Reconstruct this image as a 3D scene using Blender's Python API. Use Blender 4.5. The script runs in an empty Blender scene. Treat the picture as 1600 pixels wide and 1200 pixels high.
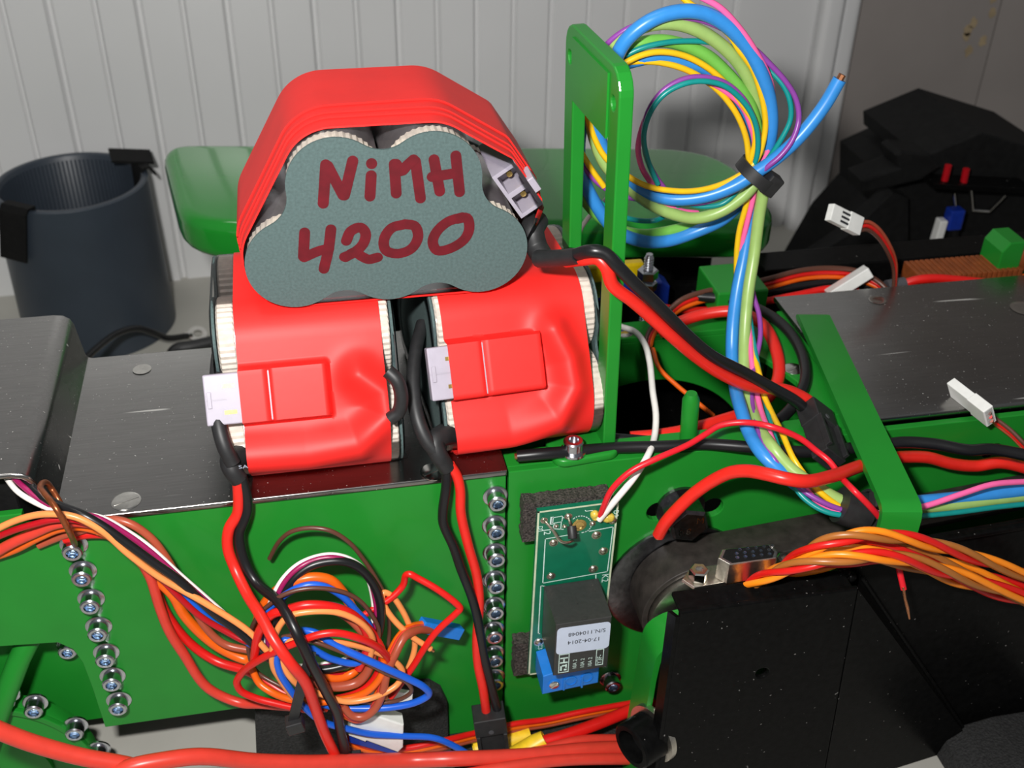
import bpy, bmesh, math, random
from mathutils import Vector, Matrix
random.seed(7)
S = 0.001
scn = bpy.context.scene
COL = scn.collection

# ------------------------------------------------------------------ camera
FPX = 1758.5
PITCH, ROLL, YAW = math.radians(34.05), math.radians(-1.05), math.radians(11.75)
fw = Vector((math.sin(YAW)*math.cos(PITCH), math.cos(YAW)*math.cos(PITCH), -math.sin(PITCH)))
r0 = Vector((math.cos(YAW), -math.sin(YAW), 0)); d0 = fw.cross(r0)
rt = math.cos(ROLL)*r0 + math.sin(ROLL)*d0
dn = -math.sin(ROLL)*r0 + math.cos(ROLL)*d0
def ray(px, py): return rt*((px-800)/FPX) + dn*((py-600)/FPX) + fw
CAM = -300*ray(793, 738)                     # mm; world origin = top front corner at the seam of the chassis
cam = bpy.data.objects.new('camera', bpy.data.cameras.new('camera')); COL.objects.link(cam)
cam.matrix_world = Matrix.Translation(CAM*S) @ Matrix((rt, -dn, -fw)).transposed().to_4x4()
cd = cam.data; cd.sensor_width = 36; cd.lens = FPX/1600*36; cd.clip_start = 0.01; cd.clip_end = 20
cd.dof.use_dof = True; cd.dof.focus_distance = 0.285; cd.dof.aperture_fstop = 26
scn.camera = cam
AX = {'x': 0, 'y': 1, 'z': 2}
def P(px, py, ax='y', v=0.0):
    """photo pixel -> point (mm) on the plane ax = v"""
    r = ray(px, py); i = AX[ax]
    return CAM + r*((v-CAM[i])/r[i])

# ------------------------------------------------------------------ light
w = bpy.data.worlds.new('room_light'); scn.world = w; w.use_nodes = True
w.node_tree.nodes['Background'].inputs[0].default_value = (0.95, 0.97, 1.0, 1)
w.node_tree.nodes['Background'].inputs[1].default_value = 0.15
def area(name, loc, target, size, power, color=(1, 1, 1)):
    l = bpy.data.lights.new(name, 'AREA'); l.shape = 'RECTANGLE'; l.size, l.size_y = size[0]*S, size[1]*S
    l.energy = power; l.color = color
    o = bpy.data.objects.new(name, l); COL.objects.link(o); o.location = Vector(loc)*S
    o.rotation_euler = (Vector(target)-Vector(loc)).to_track_quat('-Z', 'Y').to_euler()
    return o
fl = CAM - rt*38 - dn*34                       # camera flash beside and above the lens
area('camera_flash_offscreen', fl, fl + fw*100, (22, 12), 1.45, (1, 0.985, 0.96))
area('ceiling_lamp_offscreen', (-300, 100, 1500), (-100, 200, 0), (900, 160), 3.2, (1, 0.97, 0.92))
scn.view_settings.view_transform = 'Standard'; scn.view_settings.look = 'None'
scn.view_settings.exposure = 0.0; scn.view_settings.gamma = 1.0; scn.view_settings.use_curve_mapping = False

# ------------------------------------------------------------------ materials
MATS = {}
def lin(c): return tuple((x/12.92 if x <= .04045 else ((x+.055)/1.055)**2.4) for x in c)
def srgb(r, g, b): return lin((r/255, g/255, b/255))
def mat(name, col, rough=.4, metal=0., var=.12, scale=400., bump=0., bscale=None, stretch=None, coat=0., trans=0., spec=None, ior=None, sss=0.):
    if name in MATS: return MATS[name]
    m = bpy.data.materials.new(name); m.use_nodes = True; MATS[name] = m
    nt = m.node_tree; N = nt.nodes; L = nt.links; b = N['Principled BSDF']
    tc = N.new('ShaderNodeTexCoord'); mp = N.new('ShaderNodeMapping'); L.new(tc.outputs['Object'], mp.inputs[0])
    if stretch: mp.inputs['Scale'].default_value = stretch
    nz = N.new('ShaderNodeTexNoise'); nz.inputs['Scale'].default_value = scale; nz.inputs['Detail'].default_value = 4
    L.new(mp.outputs[0], nz.inputs['Vector'])
    rp = N.new('ShaderNodeValToRGB'); rp.color_ramp.elements[0].position = .3; rp.color_ramp.elements[1].position = .7
    rp.color_ramp.elements[0].color = (*[c*(1-var) for c in col], 1); rp.color_ramp.elements[1].color = (*[min(1, c*(1+var)) for c in col], 1)
    L.new(nz.outputs['Fac'], rp.inputs[0]); L.new(rp.outputs[0], b.inputs['Base Color'])
    b.inputs['Roughness'].default_value = rough; b.inputs['Metallic'].default_value = metal
    b.inputs['Coat Weight'].default_value = coat; b.inputs['Coat Roughness'].default_value = .06
    b.inputs['Transmission Weight'].default_value = trans
    if spec is not None: b.inputs['Specular IOR Level'].default_value = spec
    if ior: b.inputs['IOR'].default_value = ior
    if sss: b.inputs['Subsurface Weight'].default_value = sss; b.inputs['Subsurface Radius'].default_value = (.004, .004, .004); b.inputs['Subsurface Scale'].default_value = .5
    if bump:
        n2 = N.new('ShaderNodeTexNoise'); n2.inputs['Scale'].default_value = bscale or scale; n2.inputs['Detail'].default_value = 5
        L.new(mp.outputs[0], n2.inputs['Vector'])
        bp = N.new('ShaderNodeBump'); bp.inputs['Strength'].default_value = bump; bp.inputs['Distance'].default_value = .0006
        L.new(n2.outputs['Fac'], bp.inputs['Height']); L.new(bp.outputs[0], b.inputs['Normal'])
    return m
GREEN = mat('green_paint', srgb(29, 130, 40), .36, 0, .06, 60, .04, 90, coat=.08, spec=.35)
GREEN2 = mat('green_paint_gloss', srgb(29, 130, 40), .12, 0, .04, 30, coat=.4)
def speck_black():
    m = mat('black_paint', (.004, .004, .004), .3, 0, .3, 500, .04, 1500, spec=.06)
    N = m.node_tree.nodes; L = m.node_tree.links; b = N['Principled BSDF']; tc = N['Texture Coordinate']
    n = N.new('ShaderNodeTexNoise'); n.inputs['Scale'].default_value = 1100; n.inputs['Detail'].default_value = 0; L.new(tc.outputs['Object'], n.inputs['Vector'])
    r = N.new('ShaderNodeMapRange'); r.inputs['From Min'].default_value = .84; r.inputs['From Max'].default_value = .88; r.inputs['To Max'].default_value = .3; L.new(n.outputs['Fac'], r.inputs['Value'])
    mx = N.new('ShaderNodeMix'); mx.data_type = 'RGBA'; L.new(r.outputs[0], mx.inputs['Factor']); L.new(b.inputs['Base Color'].links[0].from_socket, mx.inputs['A']); mx.inputs['B'].default_value = (.6, .58, .55, 1)
    L.new(mx.outputs['Result'], b.inputs['Base Color']); return m
BLACKP = speck_black()
BLACKR = mat('black_rubber', (.016, .016, .017), .5, 0, .2, 500)
BLACKM = mat('black_matte', (.006, .006, .006), .75, 0, .3, 300, .2, 800, spec=.2)
STEEL = mat('zinc_steel', (.55, .56, .60), .22, 1., .12, 900)
DSTEEL = mat('dark_steel', (.17, .17, .18), .32, 1., .25, 500, .1, 900)
NICKEL = mat('nickel_shell', (.66, .62, .55), .34, 1., .1, 900, .1, 900)
CHROME = mat('bright_steel', (.72, .70, .66), .16, 1., .1, 700)
BLUEZ = mat('blue_zinc', (.36, .45, .56), .25, 1., .2, 1200)
COPPER = mat('copper', (.75, .32, .16), .3, 1., .15, 2000)
COPPERD = mat('enamelled_copper', (.36, .10, .035), .3, .7, .2, 800)
BRASS = mat('brass', (.85, .58, .2), .25, 1., .15, 900)
TAPE = mat('red_tape', srgb(230, 38, 34), .5, 0, .05, 80, .05, 160, spec=.35)
CARD = mat('grey_green_card', srgb(77, 96, 95), .85, 0, .16, 1500, .12, 3000)
INK = mat('dark_red_marker', srgb(94, 5, 20), .5, 0, .2, 300)
FOIL = mat('silver_foil', (.62, .58, .58), .3, .85, .1, 300)
RIM = mat('cream_crimp', srgb(226, 214, 198), .5, 0, .1, 600)
NYLON = mat('white_nylon', srgb(170, 163, 176), .38, 0, .04, 300, sss=.3)
WHITEP = mat('white_plastic', srgb(232, 232, 228), .4, 0, .04, 400)
PCBM = mat('green_board', srgb(6, 104, 74), .3, 0, .08, 300, coat=.3)
PCBE = mat('board_edge', srgb(196, 206, 176), .6)
SILK = mat('white_silkscreen', srgb(205, 228, 220), .6)
FOAM = mat('black_foam', (.045, .036, .032), .7, 0, .95, 1800, 1., 1700)
SPONGE = mat('black_sponge', (.015, .015, .015), .8, 0, .6, 1200, 1., 1500)
RELAY = mat('relay_black', (.030, .030, .029), .38, 0, .12, 900, .06, 3000)
LABEL = mat('pale_label', srgb(196, 205, 224), .5, 0, .03, 400)
TBLUE = mat('blue_plastic', srgb(24, 118, 208), .42, 0, .06, 400)
SOLDER = mat('solder', (.62, .56, .46), .3, 1., .2, 1500)
GLOB = mat('yellow_resin', srgb(206, 180, 72), .3, 0, .25, 900)
PVCG = mat('grey_pvc', srgb(52, 60, 70), .42, 0, .06, 60, .03, 90)
WALLW = mat('white_wall_paint', srgb(222, 222, 222), .3, 0, .03, 12, .02, 20)
GROOVE = mat('wall_backing_paint', srgb(222, 222, 222), .6, 0, .03, 12)
WALLG = mat('grey_plaster', srgb(142, 135, 131), .7, 0, .10, 14, .05, 60)
STAIN = mat('brown_stain', srgb(160, 142, 112), .8, 0, .2, 80)
BENCH = mat('bench_laminate', srgb(176, 174, 166), .5, 0, .05, 40)
YELLOW = mat('yellow_plastic', srgb(236, 196, 40), .4)
YCLEAR = mat('yellow_fuse', srgb(210, 180, 10), .15, 0, .1, 300, trans=.3)
DBLUE = mat('dark_blue_plastic', srgb(20, 50, 150), .35)
GREYSL = mat('grey_sleeve', srgb(74, 74, 78), .5)
BROWNC = mat('brown_comb', srgb(132, 66, 26), .55, 0, .2, 300)
WC = {}
for n, c in dict(red=(214, 26, 22), deepred=(176, 14, 26), salmon=(214, 62, 48), orange=(232, 96, 14), peach=(240, 146, 80),
                 brown=(92, 56, 44), terracotta=(168, 76, 52), white=(236, 232, 226), black=(22, 22, 24), blue=(26, 92, 206),
                 skyblue=(52, 138, 214), lime=(112, 182, 76), olive=(156, 188, 106), yellow=(238, 190, 24), pink=(246, 104, 166),
                 purple=(138, 66, 156), teal=(12, 140, 136), magenta=(150, 26, 84), tan=(170, 104, 44), brightorange=(250, 140, 26), grey=(150, 142, 138), silicone=(226, 40, 30)).items():
    WC[n] = mat('insulation_'+n, srgb(*c), .34, 0, .05, 300)

def deck_material():
    m = bpy.data.materials.new('brushed_aluminium'); m.use_nodes = True
    nt = m.node_tree; N = nt.nodes; L = nt.links; b = N['Principled BSDF']; b.inputs['Metallic'].default_value = 1
    tc = N.new('ShaderNodeTexCoord')
    def noise(sc, scale, det=3):
        mp = N.new('ShaderNodeMapping'); mp.inputs['Scale'].default_value = sc; L.new(tc.outputs['Object'], mp.inputs[0])
        n = N.new('ShaderNodeTexNoise'); n.inputs['Scale'].default_value = scale; n.inputs['Detail'].default_value = det; L.new(mp.outputs[0], n.inputs['Vector']); return n
    g = noise((.06, 1.6, 1.6), 1500); big = noise((1, 1, 1), 45); sp = noise((1, 1, 1), 1500, 1); sc = noise((.08, 1.3, 1), 330, 1)
    mx = N.new('ShaderNodeMix'); mx.data_type = 'RGBA'; mx.inputs['A'].default_value = (.28, .275, .27, 1); mx.inputs['B'].default_value = (.42, .41, .40, 1)
    L.new(g.outputs['Fac'], mx.inputs['Factor'])
    r1 = N.new('ShaderNodeMapRange'); r1.inputs['From Min'].default_value = .745; r1.inputs['From Max'].default_value = .79; L.new(sp.outputs['Fac'], r1.inputs['Value'])
    r2 = N.new('ShaderNodeMapRange'); r2.inputs['From Min'].default_value = .76; r2.inputs['From Max'].default_value = .80; L.new(sc.outputs['Fac'], r2.inputs['Value'])
    ad = N.new('ShaderNodeMath'); ad.operation = 'MAXIMUM'; L.new(r1.outputs[0], ad.inputs[0]); L.new(r2.outputs[0], ad.inputs[1])
    m2 = N.new('ShaderNodeMix'); m2.data_type = 'RGBA'; L.new(ad.outputs[0], m2.inputs['Factor']); L.new(mx.outputs['Result'], m2.inputs['A']); m2.inputs['B'].default_value = (.8, .79, .76, 1)
    L.new(m2.outputs['Result'], b.inputs['Base Color'])
    rr = N.new('ShaderNodeMapRange'); rr.inputs['To Min'].default_value = .18; rr.inputs['To Max'].default_value = .34; L.new(big.outputs['Fac'], rr.inputs['Value'])
    rm = N.new('ShaderNodeMath'); rm.operation = 'ADD'; L.new(rr.outputs[0], rm.inputs[0])
    k = N.new('ShaderNodeMath'); k.operation = 'MULTIPLY'; k.inputs[1].default_value = .45; L.new(ad.outputs[0], k.inputs[0]); L.new(k.outputs[0], rm.inputs[1])
    L.new(rm.outputs[0], b.inputs['Roughness'])
    return m
ALU = deck_material()
def film_material():
    m = bpy.data.materials.new('clear_shrink_film'); m.use_nodes = True
    nt = m.node_tree; N = nt.nodes; L = nt.links; N.remove(N['Principled BSDF']); out = N['Material Output']
    t = N.new('ShaderNodeBsdfTransparent'); t.inputs[0].default_value = (.9, .9, .92, 1)
    g = N.new('ShaderNodeBsdfGlossy'); g.inputs['Roughness'].default_value = .12
    n = N.new('ShaderNodeTexNoise'); n.inputs['Scale'].default_value = 90; tc = N.new('ShaderNodeTexCoord'); L.new(tc.outputs['Object'], n.inputs['Vector'])
    bp = N.new('ShaderNodeBump'); bp.inputs['Strength'].default_value = .5; bp.inputs['Distance'].default_value = .001; L.new(n.outputs['Fac'], bp.inputs['Height']); L.new(bp.outputs[0], g.inputs['Normal'])
    f = N.new('ShaderNodeFresnel'); f.inputs['IOR'].default_value = 1.35
    mx = N.new('ShaderNodeMixShader'); L.new(f.outputs[0], mx.inputs[0]); L.new(t.outputs[0], mx.inputs[1]); L.new(g.outputs[0], mx.inputs[2]); L.new(mx.outputs[0], out.inputs['Surface'])
    return m
FILM = film_material()

# ------------------------------------------------------------------ object helpers (all shapes in mm, world axes)
def tag(o, label=None, cat=None, group=None, kind=None):
    if label: o['label'] = label
    if cat: o['category'] = cat
    if group: o['group'] = group
    if kind: o['kind'] = kind
    return o
def rootloc(p):
    while p.parent: p = p.parent
    return Vector(p.get('_loc', (0, 0, 0)))
def obj(name, bm, m, parent=None, smooth=False, angle=40, local=False, recalc=True):
    """link a bmesh (world mm unless local) as one mesh object"""
    if recalc: bmesh.ops.recalc_face_normals(bm, faces=bm.faces)
    if parent is not None: off = Vector((0, 0, 0)) if local else rootloc(parent)
    else:
        xs = [v.co for v in bm.verts]
        lo = [min(c[i] for c in xs) for i in range(3)]; hi = [max(c[i] for c in xs) for i in range(3)]
        off = Vector(((lo[0]+hi[0])/2, (lo[1]+hi[1])/2, lo[2]))
    for v in bm.verts: v.co = (v.co-off)*S
    me = bpy.data.meshes.new(name); bm.to_mesh(me); bm.free()
    me.materials.append(m)
    if smooth:
        me.polygons.foreach_set('use_smooth', [True]*len(me.polygons))
        if angle < 180:
            try: me.set_sharp_from_angle(angle=math.radians(angle))
            except Exception: pass
    o = bpy.data.objects.new(name, me); COL.objects.link(o)
    if parent is not None: o.parent = parent
    else: o.location = off*S; o['_loc'] = tuple(off)
    return o
def thing(name, label, cat, loc, group=None, rotz=0.):
    o = bpy.data.objects.new(name, None); COL.objects.link(o); o.empty_display_size = .005
    o.location = Vector(loc)*S; o['_loc'] = tuple(loc); o.rotation_euler = (0, 0, rotz)
    return tag(o, label, cat, group)
def dup(src, parent, loc_mm):
    """copy of a part (with its sub-parts) at an offset from the parent's origin"""
    c = src.copy(); COL.objects.link(c); c.parent = parent; c.location = Vector(loc_mm)*S
    for k in list(src.children):
        g = k.copy(); COL.objects.link(g); g.parent = c
    return c
def BM(): return bmesh.new()
def faces(bm, vs, fs):
    b = [bm.verts.new(v) for v in vs]
    for f in fs:
        try: bm.faces.new([b[i] for i in f])
        except ValueError: pass
    return b
def box(bm, lo, hi, bev=0., seg=2):
    t = BM(); bmesh.ops.create_cube(t, size=1)
    c = [(lo[i]+hi[i])/2 for i in range(3)]; s = [hi[i]-lo[i] for i in range(3)]
    for v in t.verts: v.co = Vector((c[0]+v.co.x*s[0], c[1]+v.co.y*s[1], c[2]+v.co.z*s[2]))
    if bev: bmesh.ops.bevel(t, geom=t.edges[:], offset=bev, segments=seg, affect='EDGES', profile=.5)
    merge(bm, t); return bm
def merge(bm, t, M=None):
    if M is not None: bmesh.ops.transform(t, matrix=M, verts=t.verts)
    me = bpy.data.meshes.new('tmp'); t.to_mesh(me); t.free(); bm.from_mesh(me); bpy.data.meshes.remove(me); return bm
def obox(bm, c, u, v, n, su, sv, sn, bev=0., seg=2):
    """box with own axes u, v, n (unit) and full sizes"""
    t = BM(); box(t, (-su/2, -sv/2, -sn/2), (su/2, sv/2, sn/2), bev, seg)
    M = Matrix.Translation(Vector(c)) @ Matrix((u, v, n)).transposed().to_4x4()
    return merge(bm, t, M)
def prism(bm, pts, ax, a, b, bev=0., holes=(), seg=2):
    """extrude a closed 2-D outline along axis ax from a to b; pts are the two other coordinates in xyz order"""
    def v3(p, d):
        return {'x': (d, p[0], p[1]), 'y': (p[0], d, p[1]), 'z': (p[0], p[1], d)}[ax]
    t = BM()
    loops = [list(pts)]+[list(h) for h in holes]
    edges = []
    for lp in loops:
        vs = [t.verts.new(v3(p, a)) for p in lp]
        for i in range(len(vs)): edges.append(t.edges.new((vs[i], vs[(i+1) % len(vs)])))
    if holes:
        bmesh.ops.triangle_fill(t, edges=edges, use_beauty=True, use_dissolve=False)
    else: t.faces.new(t.verts[:])
    fs = t.faces[:]
    r = bmesh.ops.extrude_face_region(t, geom=fs)
    d = Vector(v3((0, 0), b))-Vector(v3((0, 0), a))
    bmesh.ops.translate(t, vec=d, verts=[g for g in r['geom'] if isinstance(g, bmesh.types.BMVert)])
    bmesh.ops.recalc_face_normals(t, faces=t.faces)
    if bev:
        es = [e for e in t.edges if len(e.link_faces) == 2 and e.calc_face_angle(0) > .6 and abs((e.verts[0].co-e.verts[1].co).dot(d)) < 1e-6]
        bmesh.ops.bevel(t, geom=es, offset=bev, segments=seg, affect='EDGES', profile=.5)
    return merge(bm, t)
def circle(c, r, n=32, a0=0., a1=2*math.pi):
    full = abs(a1-a0-2*math.pi) < 1e-6
    return [(c[0]+r*math.cos(a0+(a1-a0)*i/(n if full else n-1)), c[1]+r*math.sin(a0+(a1-a0)*i/(n if full else n-1))) for i in range(n)]
def rrect(x0, y0, x1, y1, r, n=5):
    out = []
    for cx, cy, a in ((x1-r, y1-r, 0), (x0+r, y1-r, 90), (x0+r, y0+r, 180), (x1-r, y0+r, 270)):
        out += [(cx+r*math.cos(math.radians(a+90*i/n)), cy+r*math.sin(math.radians(a+90*i/n))) for i in range(n+1)]
    return out
def lathe(bm, prof, c, axis, n=28):
    """prof: (radius, height) along axis (unit vector) from point c"""
    axis = Vector(axis).normalized(); u = axis.orthogonal().normalized(); v = axis.cross(u); c = Vector(c)
    rings = []
    for r, h in prof:
        if r < 1e-6: rings.append([bm.verts.new(c+axis*h)])
        else: rings.append([bm.verts.new(c+axis*h+(u*math.cos(2*math.pi*i/n)+v*math.sin(2*math.pi*i/n))*r) for i in range(n)])
    for A, B in zip(rings, rings[1:]):
        for i in range(n):
            j = (i+1) % n
            if len(A) == 1 and len(B) == 1: continue
            if len(A) == 1: bm.faces.new((A[0], B[i], B[j]))
            elif len(B) == 1: bm.faces.new((A[i], A[j], B[0]))
            else: bm.faces.new((A[i], A[j], B[j], B[i]))
    return bm
def crom(pts, n=6):
    """centripetal Catmull-Rom through the points"""
    p = [Vector(q) for q in pts]
    if len(p) == 2: return [p[0].lerp(p[1], i/n) for i in range(n+1)]
    p = [p[0]*2-p[1]]+p+[p[-1]*2-p[-2]]
    out = []
    for i in range(1, len(p)-2):
        a, b, c, d = p[i-1:i+3]
        t0 = 0; t1 = t0+max((b-a).length, 1e-4)**.5; t2 = t1+max((c-b).length, 1e-4)**.5; t3 = t2+max((d-c).length, 1e-4)**.5
        for k in range(n):
            t = t1+(t2-t1)*k/n
            A1 = a*((t1-t)/(t1-t0))+b*((t-t0)/(t1-t0)); A2 = b*((t2-t)/(t2-t1))+c*((t-t1)/(t2-t1)); A3 = c*((t3-t)/(t3-t2))+d*((t-t2)/(t3-t2))
            B1 = A1*((t2-t)/(t2-t0))+A2*((t-t0)/(t2-t0)); B2 = A2*((t3-t)/(t3-t1))+A3*((t-t1)/(t3-t1))
            out.append(B1*((t2-t)/(t2-t1))+B2*((t-t1)/(t2-t1)))
    out.append(p[-2]); return out
def tube(bm, path, r, n=10, caps=True):
    path = [Vector(q) for q in path]; rr = r if isinstance(r, (list, tuple)) else [r]*len(path)
    t = (path[1]-path[0]).normalized(); u = t.orthogonal().normalized(); rings = []
    for i, q in enumerate(path):
        tn = (path[min(i+1, len(path)-1)]-path[max(i-1, 0)])
        if tn.length < 1e-9: tn = t
        tn = tn.normalized(); u = (u-tn*u.dot(tn)); u = u.normalized() if u.length > 1e-6 else tn.orthogonal().normalized(); v = tn.cross(u)
        rings.append([bm.verts.new(q+(u*math.cos(2*math.pi*k/n)+v*math.sin(2*math.pi*k/n))*rr[i]) for k in range(n)])
    for A, B in zip(rings, rings[1:]):
        for k in range(n): bm.faces.new((A[k], A[(k+1) % n], B[(k+1) % n], B[k]))
    if caps: bm.faces.new(rings[0][::-1]); bm.faces.new(rings[-1])
    return bm
def pxpath(pts, ax='y', v=0.):
    """pixels with plane values (px, py[, value[, axis]]); missing values run linearly between the given ones"""
    A = []; 
    for q in pts: A.append([q[0], q[1], q[2] if len(q) > 2 else None, q[3] if len(q) > 3 else (ax if len(q) > 2 else None)])
    known = [i for i, q in enumerate(A) if q[2] is not None]
    out = []
    for i, q in enumerate(A):
        if q[2] is not None: out.append(P(q[0], q[1], q[3], q[2])); continue
        pv = [k for k in known if k < i]; nx = [k for k in known if k > i]
        if not pv and not nx: out.append(P(q[0], q[1], ax, v)); continue
        if pv and nx and A[pv[-1]][3] == A[nx[0]][3]:
            a, b = A[pv[-1]], A[nx[0]]; f = (i-pv[-1])/(nx[0]-pv[-1]); out.append(P(q[0], q[1], a[3], a[2]+(b[2]-a[2])*f)); continue
        a = A[pv[-1]] if pv else A[nx[0]]
        out.append(P(q[0], q[1], a[3], a[2]))
    return out
def wire(name, label, color, r, pts, ax='y', v=0., group=None, parent=None, cat='wire', tip=0., n=None, raw=False, seg=6, head=0.):
    path = crom(pts if raw else pxpath(pts, ax, v), seg)
    o = obj(name, tube(BM(), path, r, n or (12 if r > 1.2 else 9)), WC[color] if isinstance(color, str) else color, parent, smooth=True, angle=60)
    if parent is None: tag(o, label, cat, group)
    for ln, a, b in ((tip, path[-1], path[-2]), (head, path[0], path[1])):
        if ln: obj('copper_core', tube(BM(), [a+(b-a).normalized()*.5, a-(b-a).normalized()*ln], r*.55, 8), COPPER, o)
    return o
_font = []
def text(name, s, h, origin, u, vdir, m, parent, thick=.06, bold=.0):
    """flat lettering: cap height ~h mm, baseline start at origin, running along u, up along vdir"""
    cu = bpy.data.curves.new('t', 'FONT'); cu.body = s; cu.size = h*1.4; cu.offset = bold; cu.resolution_u = 3
    o = bpy.data.objects.new('t', cu); COL.objects.link(o)
    me = bpy.data.meshes.new_from_object(o.evaluated_get(bpy.context.evaluated_depsgraph_get())); bpy.data.objects.remove(o); bpy.data.curves.remove(cu)
    bm = BM(); bm.from_mesh(me); bpy.data.meshes.remove(me)
    u = Vector(u).normalized(); vdir = Vector(vdir).normalized(); nrm = u.cross(vdir)
    for q in bm.verts: q.co = Vector(origin)+u*q.co.x+vdir*q.co.y+nrm*thick
    return obj(name, bm, m, parent, recalc=False)
X3, Y3, Z3 = Vector((1, 0, 0)), Vector((0, 1, 0)), Vector((0, 0, 1))

# ================================================================== the setting
ZB = -105.
floor = obj('floor', box(BM(), (-700, -500, ZB-30), (900, 345, ZB)), BENCH); tag(floor, kind='structure')
WY = lambda x: 318.+.026*(x+201)                  # face of the back wall
wall = obj('wall_back', prism(BM(), [(-700, WY(-700)+3), (232, WY(232)+3), (232, WY(232)+24), (-700, WY(-700)+24)], 'z', ZB-30, 600), GROOVE); tag(wall, kind='structure')
# painted boards, one by one, every second joint deeper
gx = [P(px, 0, 'y', 322).x for px in (3, 75, 147, 215, 284, 353, 422, 490, 556, 622, 684, 747, 806, 866, 926, 986, 1046, 1106, 1160)]
pitch = (gx[-1]-gx[0])/(len(gx)-1)
gx = [gx[0]-pitch*k for k in range(16, 0, -1)]+gx+[232]
for i, (a, b) in enumerate(zip(gx, gx[1:])):
    g0, g1 = (.5, .15) if i % 2 else (.15, .5)
    bm = BM(); x0, x1 = a+g0, b-g1
    prism(bm, [(x0, WY(x0)+3.2), (x0+1.6, WY(x0)+(1.2 if i % 2 else 0)), (x1-1.6, WY(x1)+(1.2 if i % 2 else 0)), (x1, WY(x1)+3.2)], 'z', ZB, 599)
    obj('board', bm, WALLW, wall)
# rounded corner moulding
tr = obj('trim_1', prism(BM(), rrect(232, WY(240)-7, 243, WY(240)+10, 3.2), 'z', ZB, 600), WALLW, smooth=True); tag(tr, kind='structure')
tr = obj('trim_2', prism(BM(), rrect(243.2, WY(240)-1, 256, WY(240)+10, 4.5), 'z', ZB, 600), WALLW, smooth=True); tag(tr, kind='structure')
wr = obj('wall_right', prism(BM(), [(256.2, WY(256)+1), (338, WY(256)+1), (338, WY(256)+20), (256.2, WY(256)+20)], 'z', ZB-30, 600), WALLG); tag(wr, kind='structure')
bm = BM(); prism(bm, [(338.8, WY(256)+1), (900, WY(256)-40), (900, WY(256)-20), (338.8, WY(256)+20)], 'z', ZB-30, 600); obj('plaster_panel', bm, WALLG, wr)
for i in range(7):                              # peeled brown stains high on the plaster
    x = 330+random.uniform(-9, 5); z = 9+random.uniform(-20, 16)
    bm = BM(); prism(bm, [(x+random.uniform(.6, 1.3)*2.6*math.cos(t), z+random.uniform(.6, 1.6)*2.8*math.sin(t)) for t in [k*math.pi/5 for k in range(10)]], 'y', WY(256)+.7, WY(256)+1.2); obj('stain', bm, STAIN, wr)

# ================================================================== fasteners
def make_bolt(parent, loc, hr=2.55, wr_=3.45, h=4.1):
    """socket-head screw with washer, axis -Y, origin at its seat"""
    b = obj('bolt', lathe(BM(), [(hr, 0), (hr, -h+.35), (hr-.35, -h), (1.55, -h), (1.45, -h+1.6), (0, -h+1.6)], (0, 0, 0), (0, 1, 0), 24), STEEL, parent, smooth=True, local=True)
    b.location = Vector(loc)*S
    obj('washer', lathe(BM(), [(1.7, 0), (wr_, 0), (wr_, -.55), (hr+.45, -.75), (hr, -.75)], (0, 0, 0), (0, 1, 0), 24), STEEL, b, smooth=True, local=True)
    obj('hex_socket', lathe(BM(), [(1.5, -h+.3), (1.2, -h+1.3), (.5, -h+1.0), (0, -h+1.1)], (0, 0, 0), (0, 1, 0), 6), BLUEZ, b, local=True)
    return b
def make_flat_screw(parent, p, z, r=3.6, name='countersunk_screw'):
    """slotted head seen from above"""
    bm = BM(); lathe(bm, [(r, 0), (r, .12), (r-.5, .3), (0, .3)], (p[0], p[1], z), (0, 0, 1), 24)
    s = obj(name, bm, CHROME, parent, smooth=True)
    obj('slot', obox(BM(), (p[0], p[1], z+.25), Vector((.92, .39, 0)), Vector((-.39, .92, 0)), Z3, 2*r-1, .9, .3), CHROME, s)
    return s

# ================================================================== chassis, left beam
beam = thing('chassis_beam', 'green painted chassis beam under the aluminium deck with two bolt columns', 'chassis', (-60, 1, ZB))
out = [(-300, 4.), (-122, 4.), (-122, -.3), (-.35, -.3), (-.35, -103), (-17.5, -103), (-17.5, -88), (-19.5, -82.5), (-25, -78.5), (-30, -77.2), (-116.8, -77.2), (-117.2, -60), (-117.8, -50), (-119.3, -44.6), (-122.6, -41.3), (-137, -40), (-300, -38)]
side = obj('side_plate', prism(BM(), out, 'y', 0, 2.2, .25), GREEN, beam)
obj('side_plate', prism(BM(), [(-300, -.3), (-.35, -.3), (-.35, -90), (-300, -90)], 'y', 72, 74.2), GREEN, beam)
for k, (px, py) in enumerate([(778, 789), (776, 834), (776.5, 877), (776, 919), (775, 960), (773.5, 998), (774, 1035), (775, 1072), (112.6, 866), (127, 907), (140, 950.5), (152, 994), (164, 1035), (174, 1072), (184, 1110)]):
    q = P(px, py, 'y', -4.1); l = Vector((q.x, 0, q.z))-rootloc(beam)
    if k == 0: b0 = make_bolt(beam, l)
    else: dup(b0, beam, l)
# arch behind the cut-out with its own screw
obj('gusset_plate', prism(BM(), [(-300, -38), (-110, -38), (-112, -60), (-116, -75), (-119, -90), (-300, -90)], 'y', 15, 17), GREEN, beam)
q = P(105, 1021, 'y', 11); dup(b0, beam, Vector((q.x, 15, q.z))-rootloc(beam))
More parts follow.
